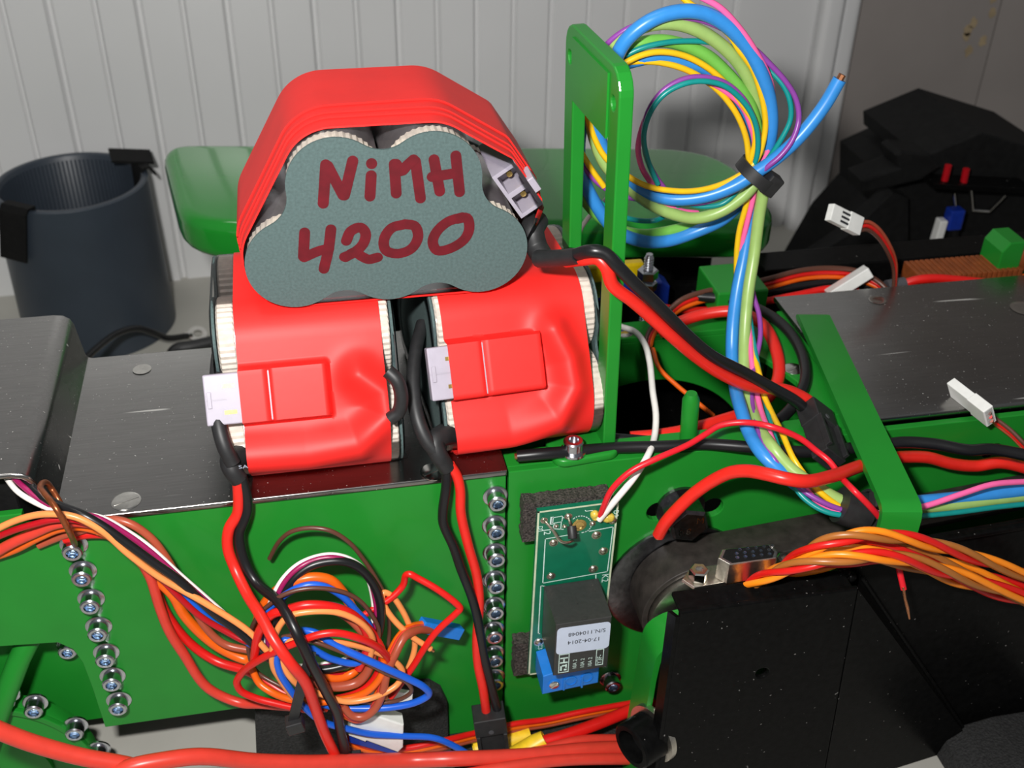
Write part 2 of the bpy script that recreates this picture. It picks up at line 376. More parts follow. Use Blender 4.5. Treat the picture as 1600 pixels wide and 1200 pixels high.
# round flange and strut below the arch
fln = thing('round_flange', 'round green flange with raised rim and screws under the beam arch', 'flange', (-152, 8, ZB))
c = (-153., -95.)
obj('disc', prism(BM(), circle(c, 30.5, 64), 'y', 3.5, 8.5, .5), GREEN, fln, smooth=True)
obj('hub_disc', prism(BM(), circle(c, 18.5, 48), 'y', 1.6, 3.6, .6), GREEN, fln, smooth=True)
obj('rim', prism(BM(), circle(c, 30.5, 64), 'y', 1.8, 3.6, .3, holes=[circle(c, 28.6, 64)]), GREEN, fln)
for px, py in ((52, 1114), (116, 1149), (152, 1187), (8, 1100)):
    q = P(px, py, 'y', -.5); dup(b0, fln, Vector((q.x, 3.5, q.z))-rootloc(fln))
st = thing('strut', 'slanted green tube strut leaning in front of the round flange', 'strut', (-145, -2, ZB))
obj('rod', tube(BM(), [P(46, 998, 'y', 6), P(30, 1030, 'y', 3), P(4, 1098, 'y', 0), P(-40, 1215, 'y', -4)], 3.0, 16), GREEN, st, smooth=True)

# deck: folded aluminium sheet with a raised left part
deck = thing('aluminium_deck', 'brushed aluminium deck sheet stepped up beside the pack, scratched', 'deck plate', (-60, 37, -.3))
prof = [(-.3, -.3), (-.3, 1.5), (-113.5, 1.5), (-114.6, 1.9), (-115.2, 3.), (-116.4, 13.5), (-117.2, 15.6), (-119., 16.9), (-121.5, 17.3), (-330, 17.3),
        (-330, 15.8), (-121.5, 15.8), (-119.6, 15.3), (-118.6, 14.4), (-118., 13.2), (-116.8, 2.2), (-116, .4), (-114.2, -.3)]
bm = BM(); prism(bm, prof, 'y', -1.2, 74.8, .55, seg=3); obj('sheet', bm, ALU, deck, smooth=True, angle=35)
make_flat_screw(deck, P(197, 783, 'z', 1.6), 1.5, 3.7); make_flat_screw(deck, P(678, 737, 'z', 1.6), 1.5, 3.7)
s = obj('countersunk_hole', lathe(BM(), [(2.7, .18), (2.5, .2), (1.3, .06), (0, .06)], (*P(222, 577, 'z', 1.6).xy, 1.5), Z3, 24), CHROME, deck, smooth=True)
hous = obj('black_housing', box(BM(), (-320, 6, -38), (-124, 70, 14.5), 1), BLACKM); tag(hous, 'black housing tucked under the raised aluminium deck step', 'housing')

# ================================================================== chassis, right frame
frm = thing('chassis_frame', 'green painted chassis frame with round opening behind the circuit board', 'chassis', (60, 30, ZB))
slot = lambda x, z: circle((x, z), 3.3, 20)
fp = [(.35, 0), (260, 0), (260, -103), (.35, -103)]
obj('side_plate', prism(BM(), fp, 'y', 0, 2.2, .25, holes=[slot(43.6, -20.3), slot(60, -21.2), slot(146, -13)]), GREEN, frm)
obj('top_flange', box(BM(), (.35, 2.2, -2), (104, 9.5, 0), .3), GREEN, frm)
obj('top_flange', prism(BM(), [(92, 9.5), (104, 9.5), (104, 62), (84, 62), (84, 50), (90, 40), (94, 28), (93, 16)], 'z', -2, 0, .3), GREEN, frm)
hc = (63., -64.)
arc = circle(hc, 40, 40, math.radians(8), math.radians(172))
obj('rear_plate', prism(BM(), [(0.5, -8.3), (104, -8.3), (104, -100), (104, -64)][:2]+[(104, -60)]+arc+[(.5, -60)], 'y', 70, 72.2, .2), GREEN, frm)
obj('rear_flange', box(BM(), (.5, 70, -8.3), (104, 80, -6.3), .3), GREEN, frm)
obj('inner_floor', box(BM(), (1, 3, -62), (255, 69, -60)), BLACKM, frm)
obj('end_wall', box(BM(), (104.5, 3, -60), (106.5, 69, -.6)), GREEN, frm)
obj('block', box(BM(), (86, 76, -6), (104, 96, 4), .6), GREEN, frm)
for px, py in ((958.5, 1075),):
    q = P(px, py, 'y', -4.1); dup(b0, frm, Vector((q.x, 0, q.z))-rootloc(frm))
make_flat_screw(frm, P(1240, 576, 'z', .1), 0., 3.2)
q = P(985, 519, 'z', -6); make_flat_screw(frm, (q.x-2, 73.5), -6.3, 3.0)
# hex bolt head, washers
bm = BM(); c = P(1078, 824, 'y', -9); lathe(bm, [(6.0, 0), (6.0, -7.2), (5.1, -8.0), (0, -8.0)], (c.x, -1, c.z), (0, 1, 0), 6)
hb = obj('hex_bolt', bm, DSTEEL, frm); obj('washer', lathe(BM(), [(0, 0), (7.2, 0), (7.2, -1), (0, -1)], (c.x, 0, c.z), (0, 1, 0), 28), DSTEEL, hb)
for k, (s_, dx, dz) in enumerate((('8.8', -3.2, -2.6), ('M', 1.6, 1.0))):
    text('stamp', s_, 2.2, (c.x+dx, -9.02, c.z+dz), X3, Z3, CHROME, hb)
# post on the front flange
rod = thing('guide_pin', 'short green pin with chamfered tip standing beside the round opening', 'pin', (52.4, 6, 0))
obj('pin', lathe(BM(), [(0, 0), (2.4, 0), (2.4, 13.4), (1.5, 15.4), (0, 15.4)], (52.4, 6, 0), (-.04, 0, 1), 20), GREEN, rod, smooth=True)

# aluminium cover on the right
cov = thing('aluminium_cover', 'flat grey aluminium cover plate beside the green strap bracket', 'cover plate', (180, 38, 0))
obj('plate', prism(BM(), [(105.2, 2.9), (105.2, 74.3), (105.2+160, 74.3), (265, 2.9)], 'z', 0, 2.2, .7), ALU, cov, smooth=True, angle=30)
for px, py, r in ((1371, 469, 2.9), (1600, 482, 4.5)):
    q = P(px, py, 'z', 2.2); obj('countersunk_hole', lathe(BM(), [(r, .12), (r-.3, .2), (r*.55, .04), (0, .04)], (q.x, q.y, 2.2), Z3, 24), CHROME, cov, smooth=True)

# tall hoop bracket standing on the right frame
hoop = thing('hoop_bracket', 'tall green hoop bracket with rectangular window standing beside the right pack', 'bracket', (28, 24, 0))
H = Matrix.Translation((29.1, 4.2, 0)) @ Matrix.Rotation(math.radians(3.4), 4, 'Z') @ Matrix.Rotation(math.radians(-1.4), 4, 'Y')
def place(bm): bmesh.ops.transform(bm, matrix=H, verts=bm.verts); return bm
W_, HH = 41.5, 106.0
outl = [(0, .2), (0, HH-6)]+[(6-6*math.cos(t), HH-6+6*math.sin(t)) for t in [math.radians(k) for k in (15, 35, 55, 75, 90)]]+[(W_-6+6*math.sin(t), HH-6+6*math.cos(t)) for t in [math.radians(k) for k in (0, 15, 35, 55, 75, 90)]]+[(W_, .2)]
win = [(7., 7), (7., HH-18), (W_-7., HH-18), (W_-7., 7)]
hol = [circle((a, b), 1.7, 16) for a, b in ((4., HH-8.5), (W_-4., HH-8.5))]
bm = BM(); prism(bm, outl, 'x', -1.8, 1.8, .4, holes=[win]+hol); obj('frame', place(bm), GREEN, hoop)
bm = BM(); prism(bm, [(7.0, HH-18.2), (7.0, HH-2.5), (W_-7.0, HH-2.5), (W_-7.0, HH-18.2)], 'x', -2.3, -1.75); obj('top_web', place(bm), GREEN, hoop)
bm = BM(); prism(bm, rrect(-16.5, -4.2, 2.2, 8.5, 3.5), 'z', .05, 2.6, .7); obj('foot', place(bm), GREEN, hoop, smooth=True, angle=50)
q = P(896, 695, 'z', 5)
fb = obj('foot_bolt', lathe(BM(), [(0, 0), (3.6, 0), (3.6, .7), (2.8, .7), (2.8, 3.6), (2.4, 4), (1.5, 4), (1.4, 3), (0, 3)], (q.x, q.y, 2.6), Z3, 24), STEEL, hoop, smooth=True)

# strap bracket over the wires
stp = thing('strap_bracket', 'green flat strap bracket bridging over the coloured wires beside the cover', 'bracket', (98, 15, 0))
a0, a1, b0_, b1 = P(1251, 500, 'z', 4.4), P(1284, 520, 'z', 4.4), P(1378, 788, 'z', 4.4), P(1432, 777, 'z', 4.4)
dirv = (b0_-a0).normalized(); wv = (b1-b0_); wv = (wv-dirv*wv.dot(dirv)).normalized(); 
pth = [(-24, -11.5), (-24, 1.0), (-23.4, 3.0), (-21.6, 4.2), (-19.5, 4.4), (72, 4.4), (74, 3.5), (75, 1), (75, 0.2), (73.2, .2), (73, 1.6), (72, 2.4), (-19.5, 2.4), (-21.3, 2.0), (-22, .8), (-22.2, -11.5)]
bm = BM(); org = b0_-dirv*(-0.0)
yb = -b0_.y
for i in (0,): 
    n = len(pth); base = Vector((b0_.x, b0_.y, 0)); back = -dirv
    for sgn in (0, 10.2):
        for (t, z) in pth: bm.verts.new(base+back*(t+24-2.)+wv*sgn+Z3*z)
    bm.verts.ensure_lookup_table(); V = bm.verts[:]
    bm.faces.new(V[:n]); bm.faces.new(V[n:])
    for k in range(n): bm.faces.new((V[k], V[(k+1) % n], V[n+(k+1) % n], V[n+k]))
obj('strap', bm, GREEN, stp, smooth=True, angle=30)

# ================================================================== roller and belt in front of the right frame
rol = thing('belt_roller', 'dark belt running over a steel roller in front of the green frame', 'roller', (54, -14, ZB))
rc = (53.6, -46.6)
obj('backing_disc', lathe(BM(), [(0, 0), (21.5, 0), (21.5, -.9), (20.5, -1.4), (0, -1.4)], (51.5, -.1, -48), (0, 1, 0), 48), DSTEEL, rol, smooth=True)
obj('roller', lathe(BM(), [(0, -17), (6, -17), (6.4, -16.4), (9, -16.2), (9.4, -16.8), (13, -17), (14.6, -16.2), (14.8, -1.6), (0, -1.6)], (rc[0], 0, rc[1]), (0, 1, 0), 48), NICKEL, rol, smooth=True)
path2 = [(rc[0]+15.9*math.cos(t), rc[1]+15.9*math.sin(t)) for t in [math.radians(a) for a in range(262, 94, -6)]]
path2 += [(54+k*12, -30.7+k*1.02) for k in range(0, 18)]
def offs(p, d):
    out = []
    for i in range(len(p)):
        a = Vector(p[max(i-1, 0)]); b = Vector(p[min(i+1, len(p)-1)]); t = (b-a).normalized(); out.append((p[i][0]-t.y*d, p[i][1]+t.x*d))
    return out
bm = BM(); prism(bm, offs(path2, .9)+offs(path2, -.9)[::-1], 'y', -14.5, -1.8, .3); obj('belt', bm, mat('belt_rubber', (.030, .025, .022), .5, 0, .35, 250, .15, 900, spec=.3), rol, smooth=True, angle=50)
obj('shaft', lathe(BM(), [(0, 0), (3, 0), (3, -20), (2.4, -20.5), (0, -20.5)], (rc[0], -1.6, rc[1]), (0, 1, 0), 20), STEEL, rol, smooth=True)

# front black guard box
gd = thing('black_guard', 'black painted sheet metal guard box with a small hole in front of the roller', 'guard', (75, -36, ZB))
f = [P(px, py, 'y', -40) for px, py in ((1068, 947), (1339, 930), (1290, 1260), (1040, 1260))]
zt = (f[0].z+f[1].z)/2
hole = P(1191, 1052, 'y', -40)
bm = BM(); prism(bm, [(f[0].x-.6, zt), (f[1].x, zt), (f[1].x+5, -103), (f[0].x-.6, -103)], 'y', -40, -38.4, .5, holes=[circle((hole.x, hole.z), 1.8, 20)]); obj('front_panel', bm, BLACKP, gd)
bm = BM(); box(bm, (f[0].x-.4, -39.9, zt-1.6), (f[1].x-1, -32, zt-.1), .5); obj('top_lip', bm, BLACKP, gd)
bm = BM(); faces(bm, [(f[0].x-.5, -39.8, zt-1.5), (f[0].x-1.2, -36, zt-3), (f[0].x-1.2, -36, -103), (f[0].x-.5, -39.8, -103), (f[0].x-1.6, -39.8, zt-1.5), (f[0].x-2.4, -36, zt-3), (f[0].x-2.4, -36, -103), (f[0].x-1.6, -39.8, -103)],
      [(0, 1, 2, 3), (4, 7, 6, 5), (0, 4, 5, 1), (1, 5, 6, 2), (2, 6, 7, 3), (3, 7, 4, 0)]); obj('side_lip', bm, BLACKP, gd)
# sloping gusset joining the guard to the fender
A, B, C_, D = Vector((f[1].x, -40, zt-.4)), Vector((f[1].x+5, -40, -103)), P(1345, 902, 'y', -31), P(1540, 1190, 'y', -31)
bm = BM(); th = Vector((.3, 1.2, 0)); q = [A, B, D, C_]; faces(bm, q+[v+th for v in q], [(0, 1, 2, 3), (7, 6, 5, 4), (0, 3, 7, 4), (1, 5, 6, 2), (2, 6, 7, 3), (0, 4, 5, 1)]); obj('gusset', bm, BLACKP, gd)
bm = BM(); tube(bm, [C_+Vector((0, -.5, 0)), D+Vector((0, -.5, 0))], .8, 8); obj('weld_edge', bm, BLACKP, gd, smooth=True)
bm = BM()
for k in range(8): 
    t = BM(); bmesh.ops.create_icosphere(t, subdivisions=2, radius=1.5); cc = P(1318+random.uniform(-14, 16), 897+random.uniform(-4, 8), 'y', -33); bmesh.ops.translate(t, vec=cc, verts=t.verts); merge(bm, t)
obj('weld', bm, BLACKP, gd, smooth=True)
# big black fender to the right
fen = thing('black_fender', 'large matt black fender panel under the twisted orange wires', 'fender', (150, -26, ZB))
e0, e1 = P(1330, 880, 'y', -29), P(1435, 838, 'y', -27)
bm = BM(); pts = [(70.5, -103), (70.5, e0.z-9), (e0.x-2, e0.z-3), (e0.x+8, e0.z+1), (e1.x, e1.z), (260, e1.z+9), (260, -103)]
prism(bm, pts, 'y', -28.5, -26.8, .4); obj('panel', bm, BLACKP, fen)
bm = BM(); prism(bm, [(e1.x-14, e1.z-.4), (260, e1.z+9), (260, e1.z+7.6), (e1.x-14, e1.z-1.8)], 'y', -30.4, -28.4, .3); obj('edge_lip', bm, BLACKP, fen)
# green curved bracket and black bush at its foot
gb = thing('curved_bracket', 'small green curved bracket beside the black guard', 'bracket', (35, -30, ZB))
pp = [P(*q) for q in ((1075, 975, 'y', -25), (1045, 983, 'y', -25), (1020, 1000, 'y', -25), (1010, 1030, 'y', -25), (1004, 1065, 'y', -25), (992, 1130, 'y', -25), (975, 1230, 'y', -25))]
pc = crom(pp, 5); bm = BM(); n = len(pc)
for p_ in pc:
    for dy, dr in ((-5.5, 0), (6, 0), (6, 1), (-5.5, 1)):
        bm.verts.new(p_+Vector((1.6*dr, dy, -1.2*dr)))
bm.verts.ensure_lookup_table()
for i in range(n-1):
    for k in range(4): bm.faces.new([bm.verts[4*i+k], bm.verts[4*i+(k+1) % 4], bm.verts[4*i+4+(k+1) % 4], bm.verts[4*i+4+k]])
bm.faces.new(bm.verts[:4]); bm.faces.new(bm.verts[-4:])
obj('strip', bm, GREEN, gb, smooth=True, angle=40)
bush = thing('black_bush', 'black bushing ring with a bright steel washer under the curved bracket', 'bushing', (34, -36, ZB))
bc = P(1000, 1158, 'y', -36); bax = (.9, .43, 0)
obj('ring', lathe(BM(), [(5.0, -3.5), (5.0, 4), (6.9, 4), (6.9, -3), (6.4, -3.5), (5.0, -3.5)], bc, bax, 40), BLACKP, bush, smooth=True)
obj('washer', lathe(BM(), [(5, 4.2), (8.6, 4.2), (8.6, 6.0), (5, 6.0), (5, 4.2)], bc, bax, 40), NICKEL, bush, smooth=True)
obj('pin', lathe(BM(), [(0, 1), (4.9, 1), (4.9, 6), (0, 6)], bc, bax, 24), BLACKM, bush, smooth=True)

# ================================================================== background
pipe = thing('grey_pipe', 'dark grey plastic pipe sleeve ribbed inside standing on the bench', 'pipe', (-154, 283, ZB))
pr_, pz = 34.5, -29.
pcx, pcy = -150.5, 281.5
obj('wall', lathe(BM(), [(pr_+1.5, ZB-pz+.1), (pr_+1.2, ZB-pz+12), (pr_, 0), (pr_-.8, .6), (pr_-2.6, .6), (pr_-3.2, 0), (pr_-2.6, ZB-pz+.1)], (pcx, pcy, pz), Z3, 72), PVCG, pipe, smooth=True, angle=50)
bm = BM()
for k in range(100):
    a = 2*math.pi*k/100; u = Vector((math.cos(a), math.sin(a), 0)); t_ = Vector((-math.sin(a), math.cos(a), 0))
    obox(bm, Vector((pcx, pcy, pz-36))+u*(pr_-3.2), u, t_, Z3, .9, .8, 68)
ob = obj('inner_ribs', bm, PVCG, pipe); ob['kind'] = 'stuff'
def saddle(a, wd, out_dn, in_dn, skew):
    """folded tape over the rim"""
    u = Vector((math.cos(a), math.sin(a), 0)); t_ = Vector((-math.sin(a), math.cos(a), 0)); c0 = Vector((pcx, pcy, pz))
    prf = [(pr_-4.6, -in_dn), (pr_-4.2, -2), (pr_-3.6, 2.6), (pr_+.8, 2.9), (pr_+2.4, 0), (pr_+2.9, -out_dn), (pr_+2.1, -out_dn), (pr_+1.6, 0), (pr_+.4, 1.9), (pr_-2.8, 1.7), (pr_-3.3, -2), (pr_-3.7, -in_dn)]
    bm = BM(); n = len(prf)
    for s_ in (-wd/2, wd/2):
        for r, z in prf: bm.verts.new(c0+u*r+t_*(s_+skew*z)+Z3*z)
    bm.verts.ensure_lookup_table(); V = bm.verts[:]
    bm.faces.new(V[:n]); bm.faces.new(V[n:])
    for k in range(n): bm.faces.new((V[k], V[(k+1) % n], V[n+(k+1) % n], V[n+k]))
    return bm
obj('black_tape', saddle(math.radians(236), 15, 24, 6, .25), BLACKM, pipe)
t1 = saddle(math.radians(22), 17, 2, 14, 0.); obj('black_tape', t1, BLACKM, pipe)
fp_ = P(208, 240, 'y', 300); obj('tape_flap', obox(BM(), P(205, 244, 'y', 297), Vector((.96, .2, -.18)).normalized(), Vector((-.2, .97, .1)).normalized(), Vector((.18, -.06, .98)).normalized(), 19, 13, 1.2), BLACKM, pipe)

# glossy green hood behind the machine, on a black cradle
hood = thing('green_hood', 'long glossy dark green hood with rounded ends behind the packs', 'hood', (20, 170, ZB))
def round_poly(pts, r, n=6):
    out = []
    for i, p in enumerate(pts):
        p = Vector(p); a, b = Vector(pts[i-1]), Vector(pts[(i+1) % len(pts)]); u = (a-p).normalized(); v = (b-p).normalized(); rr = r[i]
        for k in range(n+1):
            t = k/n; out.append(tuple((p+u*rr)*(1-t)**2+p*(2*t*(1-t))+(p+v*rr)*t*t))
    return out
def hood_mesh():
    """broad flat lid with rolled edges, turned a little towards the lens"""
    ZT = 12.
    BL, BR, FL = P(249, 222, 'z', ZT), P(1122, 228, 'z', ZT), P(282, 350, 'z', ZT)
    FR = BR+(FL-BL)*.96; side = (BR-BL).normalized()
    q = [BL.xy, FL.xy, (FR-side*11).xy, (BR+side*2).xy]
    bm = BM(); prism(bm, round_poly([tuple(v) for v in q], (16, 20, 20, 30)), 'z', -3.5, ZT, 4.6, seg=5)
    return bm
obj('shell', hood_mesh(), GREEN2, hood, smooth=True, angle=50)
crd = thing('hood_cradle', 'black cradle frame carrying the green hood behind the chassis', 'frame', (20, 150, ZB))
obj('tub', prism(BM(), [(-30, ZB+.1), (118, ZB+.1), (118, -3.6), (-30, -3.6)], 'y', 160, 176, 1), BLACKM, crd)
obj('front_wall', prism(BM(), [(-40, ZB+.1), (120, ZB+.1), (120, -22), (100, -14), (60, -9), (-40, -4)], 'y', 112, 116, .5), BLACKP, crd)
obj('side_wall', box(BM(), (30, 116, ZB+.1), (34, 150, -34)), BLACKM, crd)
bb = thing('black_beam', 'long black beam running behind the aluminium cover plate', 'beam', (200, 100, ZB))
obj('beam', box(BM(), (112, 98, ZB+.1), (330, 112, -1.5), .6), BLACKP, bb)
# dark machine part far right
dk = thing('black_machine_part', 'black machine housing with sloping lid and red pins standing near the grey wall', 'machine part', (225, 215, ZB))
Q = lambda l, y: [(p.x, p.z) for p in (P(a, b, 'y', y) for a, b in l)]
obj('body', prism(BM(), Q([(1395, 292), (1448, 268), (1640, 262), (1640, 440)], 205)+[(300, ZB+.1), (192, ZB+.1)]+Q([(1345, 395), (1392, 345)], 205), 'y', 205, 262, .8), BLACKM, dk)
obj('lid', prism(BM(), Q([(1440, 246), (1535, 207), (1660, 245), (1660, 300), (1520, 290), (1440, 268)], 196), 'y', 196, 255, .8), BLACKM, dk)
obj('lever', prism(BM(), Q([(1346, 283), (1404, 262), (1400, 243), (1408, 236), (1452, 240), (1470, 262), (1440, 282), (1347, 303)], 190), 'y', 190, 205, 1.2), BLACKM, dk)
obj('skirt', prism(BM(), Q([(1250, 416), (1330, 363), (1395, 300), (1420, 310), (1420, 430)], 196)+[(186, ZB+.1), (164, ZB+.1)], 'y', 196, 205, .6), BLACKM, dk)
obj('ledge', prism(BM(), Q([(1445, 276), (1600, 284), (1600, 292), (1445, 284)], 192), 'y', 184, 205, .4), BLACKP, dk)
for k, (a, b) in enumerate((((1482, 258), (1476, 282)), ((1510, 264), (1505, 288)))):
    o = obj('red_pin', tube(BM(), [P(*a, 'y', 188), P(*b, 'y', 188)], 1.55, 14), WC['deepred'], dk, smooth=True)
for a, b in (((1516, 295), (1519, 328)), ((1519, 328), (1545, 330)), ((1545, 330), (1570, 305)), ((1490, 302), (1492, 325))):
    obj('metal_clip', tube(BM(), [P(*a, 'y', 196), P(*b, 'y', 196)], .7, 8), CHROME, dk)
bp_ = thing('blue_plug', 'blue plug with orange wire hanging in the black machine part', 'plug', P(1490, 345, 'y', 192))
obj('body', obox(BM(), P(1490, 341, 'y', 192), X3, Y3, Z3, 7.0, 6, 10, .8), DBLUE, bp_)
obj('sleeve', tube(BM(), [P(1491, 355, 'y', 192), P(1490, 390, 'y', 192)], 2.0, 10), BLACKM, bp_)
obj('wire', tube(BM(), [P(1490, 388, 'y', 192), P(1489, 412, 'y', 190)], 1.1, 8), WC['orange'], bp_)
wp_ = thing('white_plug', 'small white plug with yellow wire in the black machine part', 'plug', P(1466, 360, 'y', 192))
obj('body', obox(BM(), P(1467, 360, 'y', 192), Vector((1, 0, -.05)).normalized(), Y3, Vector((.05, 0, 1)).normalized(), 3.8, 5, 11.5, .6), WHITEP, wp_)
obj('wire', tube(BM(), [P(1467, 376, 'y', 192), P(1478, 405, 'y', 190)], .9, 8), WC['yellow'], wp_)
# comb, green nut block
cm = thing('brown_comb', 'brown ribbed strip lying behind the aluminium cover plate', 'strip', P(1500, 425, 'y', 88))
for k in range(20):
    x0 = P(1420, 430, 'y', 90).x+k*2.0; obj('rib', box(BM(), (x0, 82, -7), (x0+1.5, 95, -.4), .2), BROWNC, cm)
obj('base', box(BM(), (P(1412, 430, 'y', 90).x, 81, -9), (P(1412, 430, 'y', 90).x+46, 97.6, -7)), BLACKM, cm)
gn = thing('green_clamp', 'green clamp block with brown knob at the end of the brown strip', 'clamp', P(1572, 430, 'y', 92))
q = P(1545, 440, 'y', 86)
obj('block', prism(BM(), [(q.x+.5, -9), (q.x+.5, 6), (q.x+3, 9.5), (q.x+9, 9.5), (q.x+9, -9)], 'y', 84, 96, .5), GREEN, gn)
obj('knob', lathe(BM(), [(0, 0), (5.2, 0), (5.2, -5), (4.4, -5.6), (0, -5.6)], (q.x+13.5, 90, 2), (0, 1, 0), 24), BROWNC, gn, smooth=True)
obj('arm', box(BM(), (q.x+9, 88, -9), (q.x+26, 96, -3), .5), GREEN, gn)
# stud with nuts, fuses, blue blocks behind the hoop
sd = thing('threaded_stud', 'threaded steel stud with two hex nuts standing behind the hoop bracket', 'stud', (62, 84, -10))
sx, sy = P(1011, 440, 'y', 84).x, 84.
obj('rod', lathe(BM(), [(0, -28), (2.1, -28)]+[(1.75-(k % 2)*.22, -10+k*.45) for k in range(58)]+[(1.1, 16.6), (0, 16.6)], (sx, sy, 0), Z3, 16), STEEL, sd, smooth=True)
for z in (7.4, 3.0): obj('nut', lathe(BM(), [(0, 0), (3.0, 0), (3.5, .5), (3.5, 3.2), (3.0, 3.7), (0, 3.7)], (sx, sy, z), Z3, 6), STEEL, sd)
for k, (px, py, wd, y) in enumerate(((925, 428, 14, 84), (985, 424, 13, 92))):
    q = P(px, py, 'y', y); t_ = thing('yellow_fuse', ('yellow blade fuse seen through the hoop bracket' if k == 0 else 'yellow blade fuse beside the threaded stud'), 'fuse', (q.x, q.y, q.z-5))
    obj('body', box(BM(), (q.x-4.2, q.y-2, q.z-2.5), (q.x+4.2, q.y+2, q.z+3.8), .8), YCLEAR, t_)
    obj('blade', box(BM(), (q.x-3.2, q.y-.5, q.z-9), (q.x-1.2, q.y+.5, q.z-2.5)), BRASS, t_); obj('blade', box(BM(), (q.x+1.2, q.y-.5, q.z-9), (q.x+3.2, q.y+.5, q.z-2.5)), BRASS, t_)
for k, (px, py) in enumerate(((925, 452), (1020, 462), (988, 455))):
    q = P(px, py, 'y', 95-2*k); o = obj('blue_terminal', prism(BM(), [(q.x-6, q.z-5), (q.x+6, q.z-5), (q.x+6, q.z+3), (q.x+3, q.z+5), (q.x-6, q.z+5)], 'y', q.y, q.y+8, .6), DBLUE)
    tag(o, ('dark blue terminal seen through the hoop bracket', 'dark blue terminal right under the threaded stud', 'dark blue terminal beside the yellow fuse')[k], 'terminal')
sup = obj('electronics_tray', box(BM(), (34, 80.5, -32), (110, 111, -29), .4), BLACKM); tag(sup, 'black tray holding the stud and fuses behind the frame', 'tray')
# items on the bench at the left
ln = thing('ring_terminal_lead', 'thin black lead with a metal ring terminal lying on the bench by the pipe', 'lead', P(250, 530, 'z', -95))
wire('lead', None, 'black', 1.5, [(120, 575, -70), (150, 545, -72), (185, 520, -76), (215, 513, -80), (240, 520, -86), (262, 528, -94), (292, 525, -101)], 'z', parent=ln)
q = P(309, 522, 'z', -102); obj('ring', lathe(BM(), [(2.2, -.5), (4.6, -.5), (4.6, .5), (2.2, .5), (2.2, -.5)], q, Vector((.15, -.35, .9)), 24), CHROME, ln, smooth=True)
obj('barrel', tube(BM(), [P(288, 525, 'z', -101.5), P(300, 523.5, 'z', -102)], 1.9, 12), CHROME, ln, smooth=True)
bk = thing('black_clip', 'black bent plastic clip on the bench behind the left pack', 'clip', P(300, 548, 'z', ZB))
obj('arm', tube(BM(), crom([P(345, 531, 'z', -99), P(300, 541, 'z', -99), P(278, 545, 'z', -99), P(270, 553, 'z', -100), P(271, 575, 'z', -102)], 6), 3.0, 12), BLACKR, bk, smooth=True)
rw = wire('red_wire', 'short red wire end under the black clip on the bench', 'red', .9, [(292, 562, -104), (302, 552, -104), (320, 546, -104), (350, 540, -104)], 'z')

# ================================================================== battery packs
CR, CL = 11.5, 43.
CENT = [(0, 0), (23, 0), (46, 0), (11.5, 19.92), (34.5, 19.92)]
def hull(pts):
    pts = sorted(set((round(a, 5), round(b, 5)) for a, b in pts))
    def half(ps):
        h = []
        for p in ps:
            while len(h) > 1 and (h[-1][0]-h[-2][0])*(p[1]-h[-2][1])-(h[-1][1]-h[-2][1])*(p[0]-h[-2][0]) <= 0: h.pop()
            h.append(p)
        return h
    return half(pts)[:-1]+half(pts[::-1])[:-1]
def resample(loop, n):
    L = [0]
    for a, b in zip(loop, loop[1:]+loop[:1]): L.append(L[-1]+math.dist(a, b))
    out = []; j = 0
    for i in range(n):
        t = L[-1]*i/n
        while L[j+1] < t: j += 1
        f = (t-L[j])/max(1e-9, L[j+1]-L[j]); a, b = loop[j], loop[(j+1) % len(loop)]; out.append((a[0]+(b[0]-a[0])*f, a[1]+(b[1]-a[1])*f))
    return out
def hull_loop(r, extra=(), n=150):
    pts = []
    for c in CENT: pts += circle(c, r, 72)
    return resample(hull(pts+list(extra)), n)
def card_loop(r=11.7, fil=5.):
    """outline of the five lobes with rounded valleys, anticlockwise"""
    order = [(0, 0), (23, 0), (46, 0), (34.5, 19.92), (11.5, 19.92)]
    pts = []
    n = len(order)
    fc = []
    for i in range(n):
        a, b = Vector(order[i]), Vector(order[(i+1) % n]); d = (b-a).length; m = (a+b)/2; t = (b-a).normalized(); nr = Vector((t.y, -t.x))
        hgt = math.sqrt(max(.01, (r+fil)**2-(d/2)**2)); fc.append(m+nr*hgt)
    for i in range(n):
        c = Vector(order[i]); f0, f1 = fc[i-1], fc[i]
        a0 = math.atan2(f0.y-c.y, f0.x-c.x); a1 = math.atan2(f1.y-c.y, f1.x-c.x)
        while a1 < a0: a1 += 2*math.pi
        k = max(4, int((a1-a0)*9)); pts += [(c.x+r*math.cos(a0+(a1-a0)*j/k), c.y+r*math.sin(a0+(a1-a0)*j/k)) for j in range(k+1)]
        c2 = Vector(order[(i+1) % n]); b0 = math.atan2(c.y-f1.y, c.x-f1.x); b1_ = math.atan2(c2.y-f1.y, c2.x-f1.x)
        while b1_ > b0: b1_ -= 2*math.pi
        k = 8; pts += [(f1.x+fil*math.cos(b0+(b1_-b0)*j/k), f1.y+fil*math.sin(b0+(b1_-b0)*j/k)) for j in range(1, k)]
    return pts
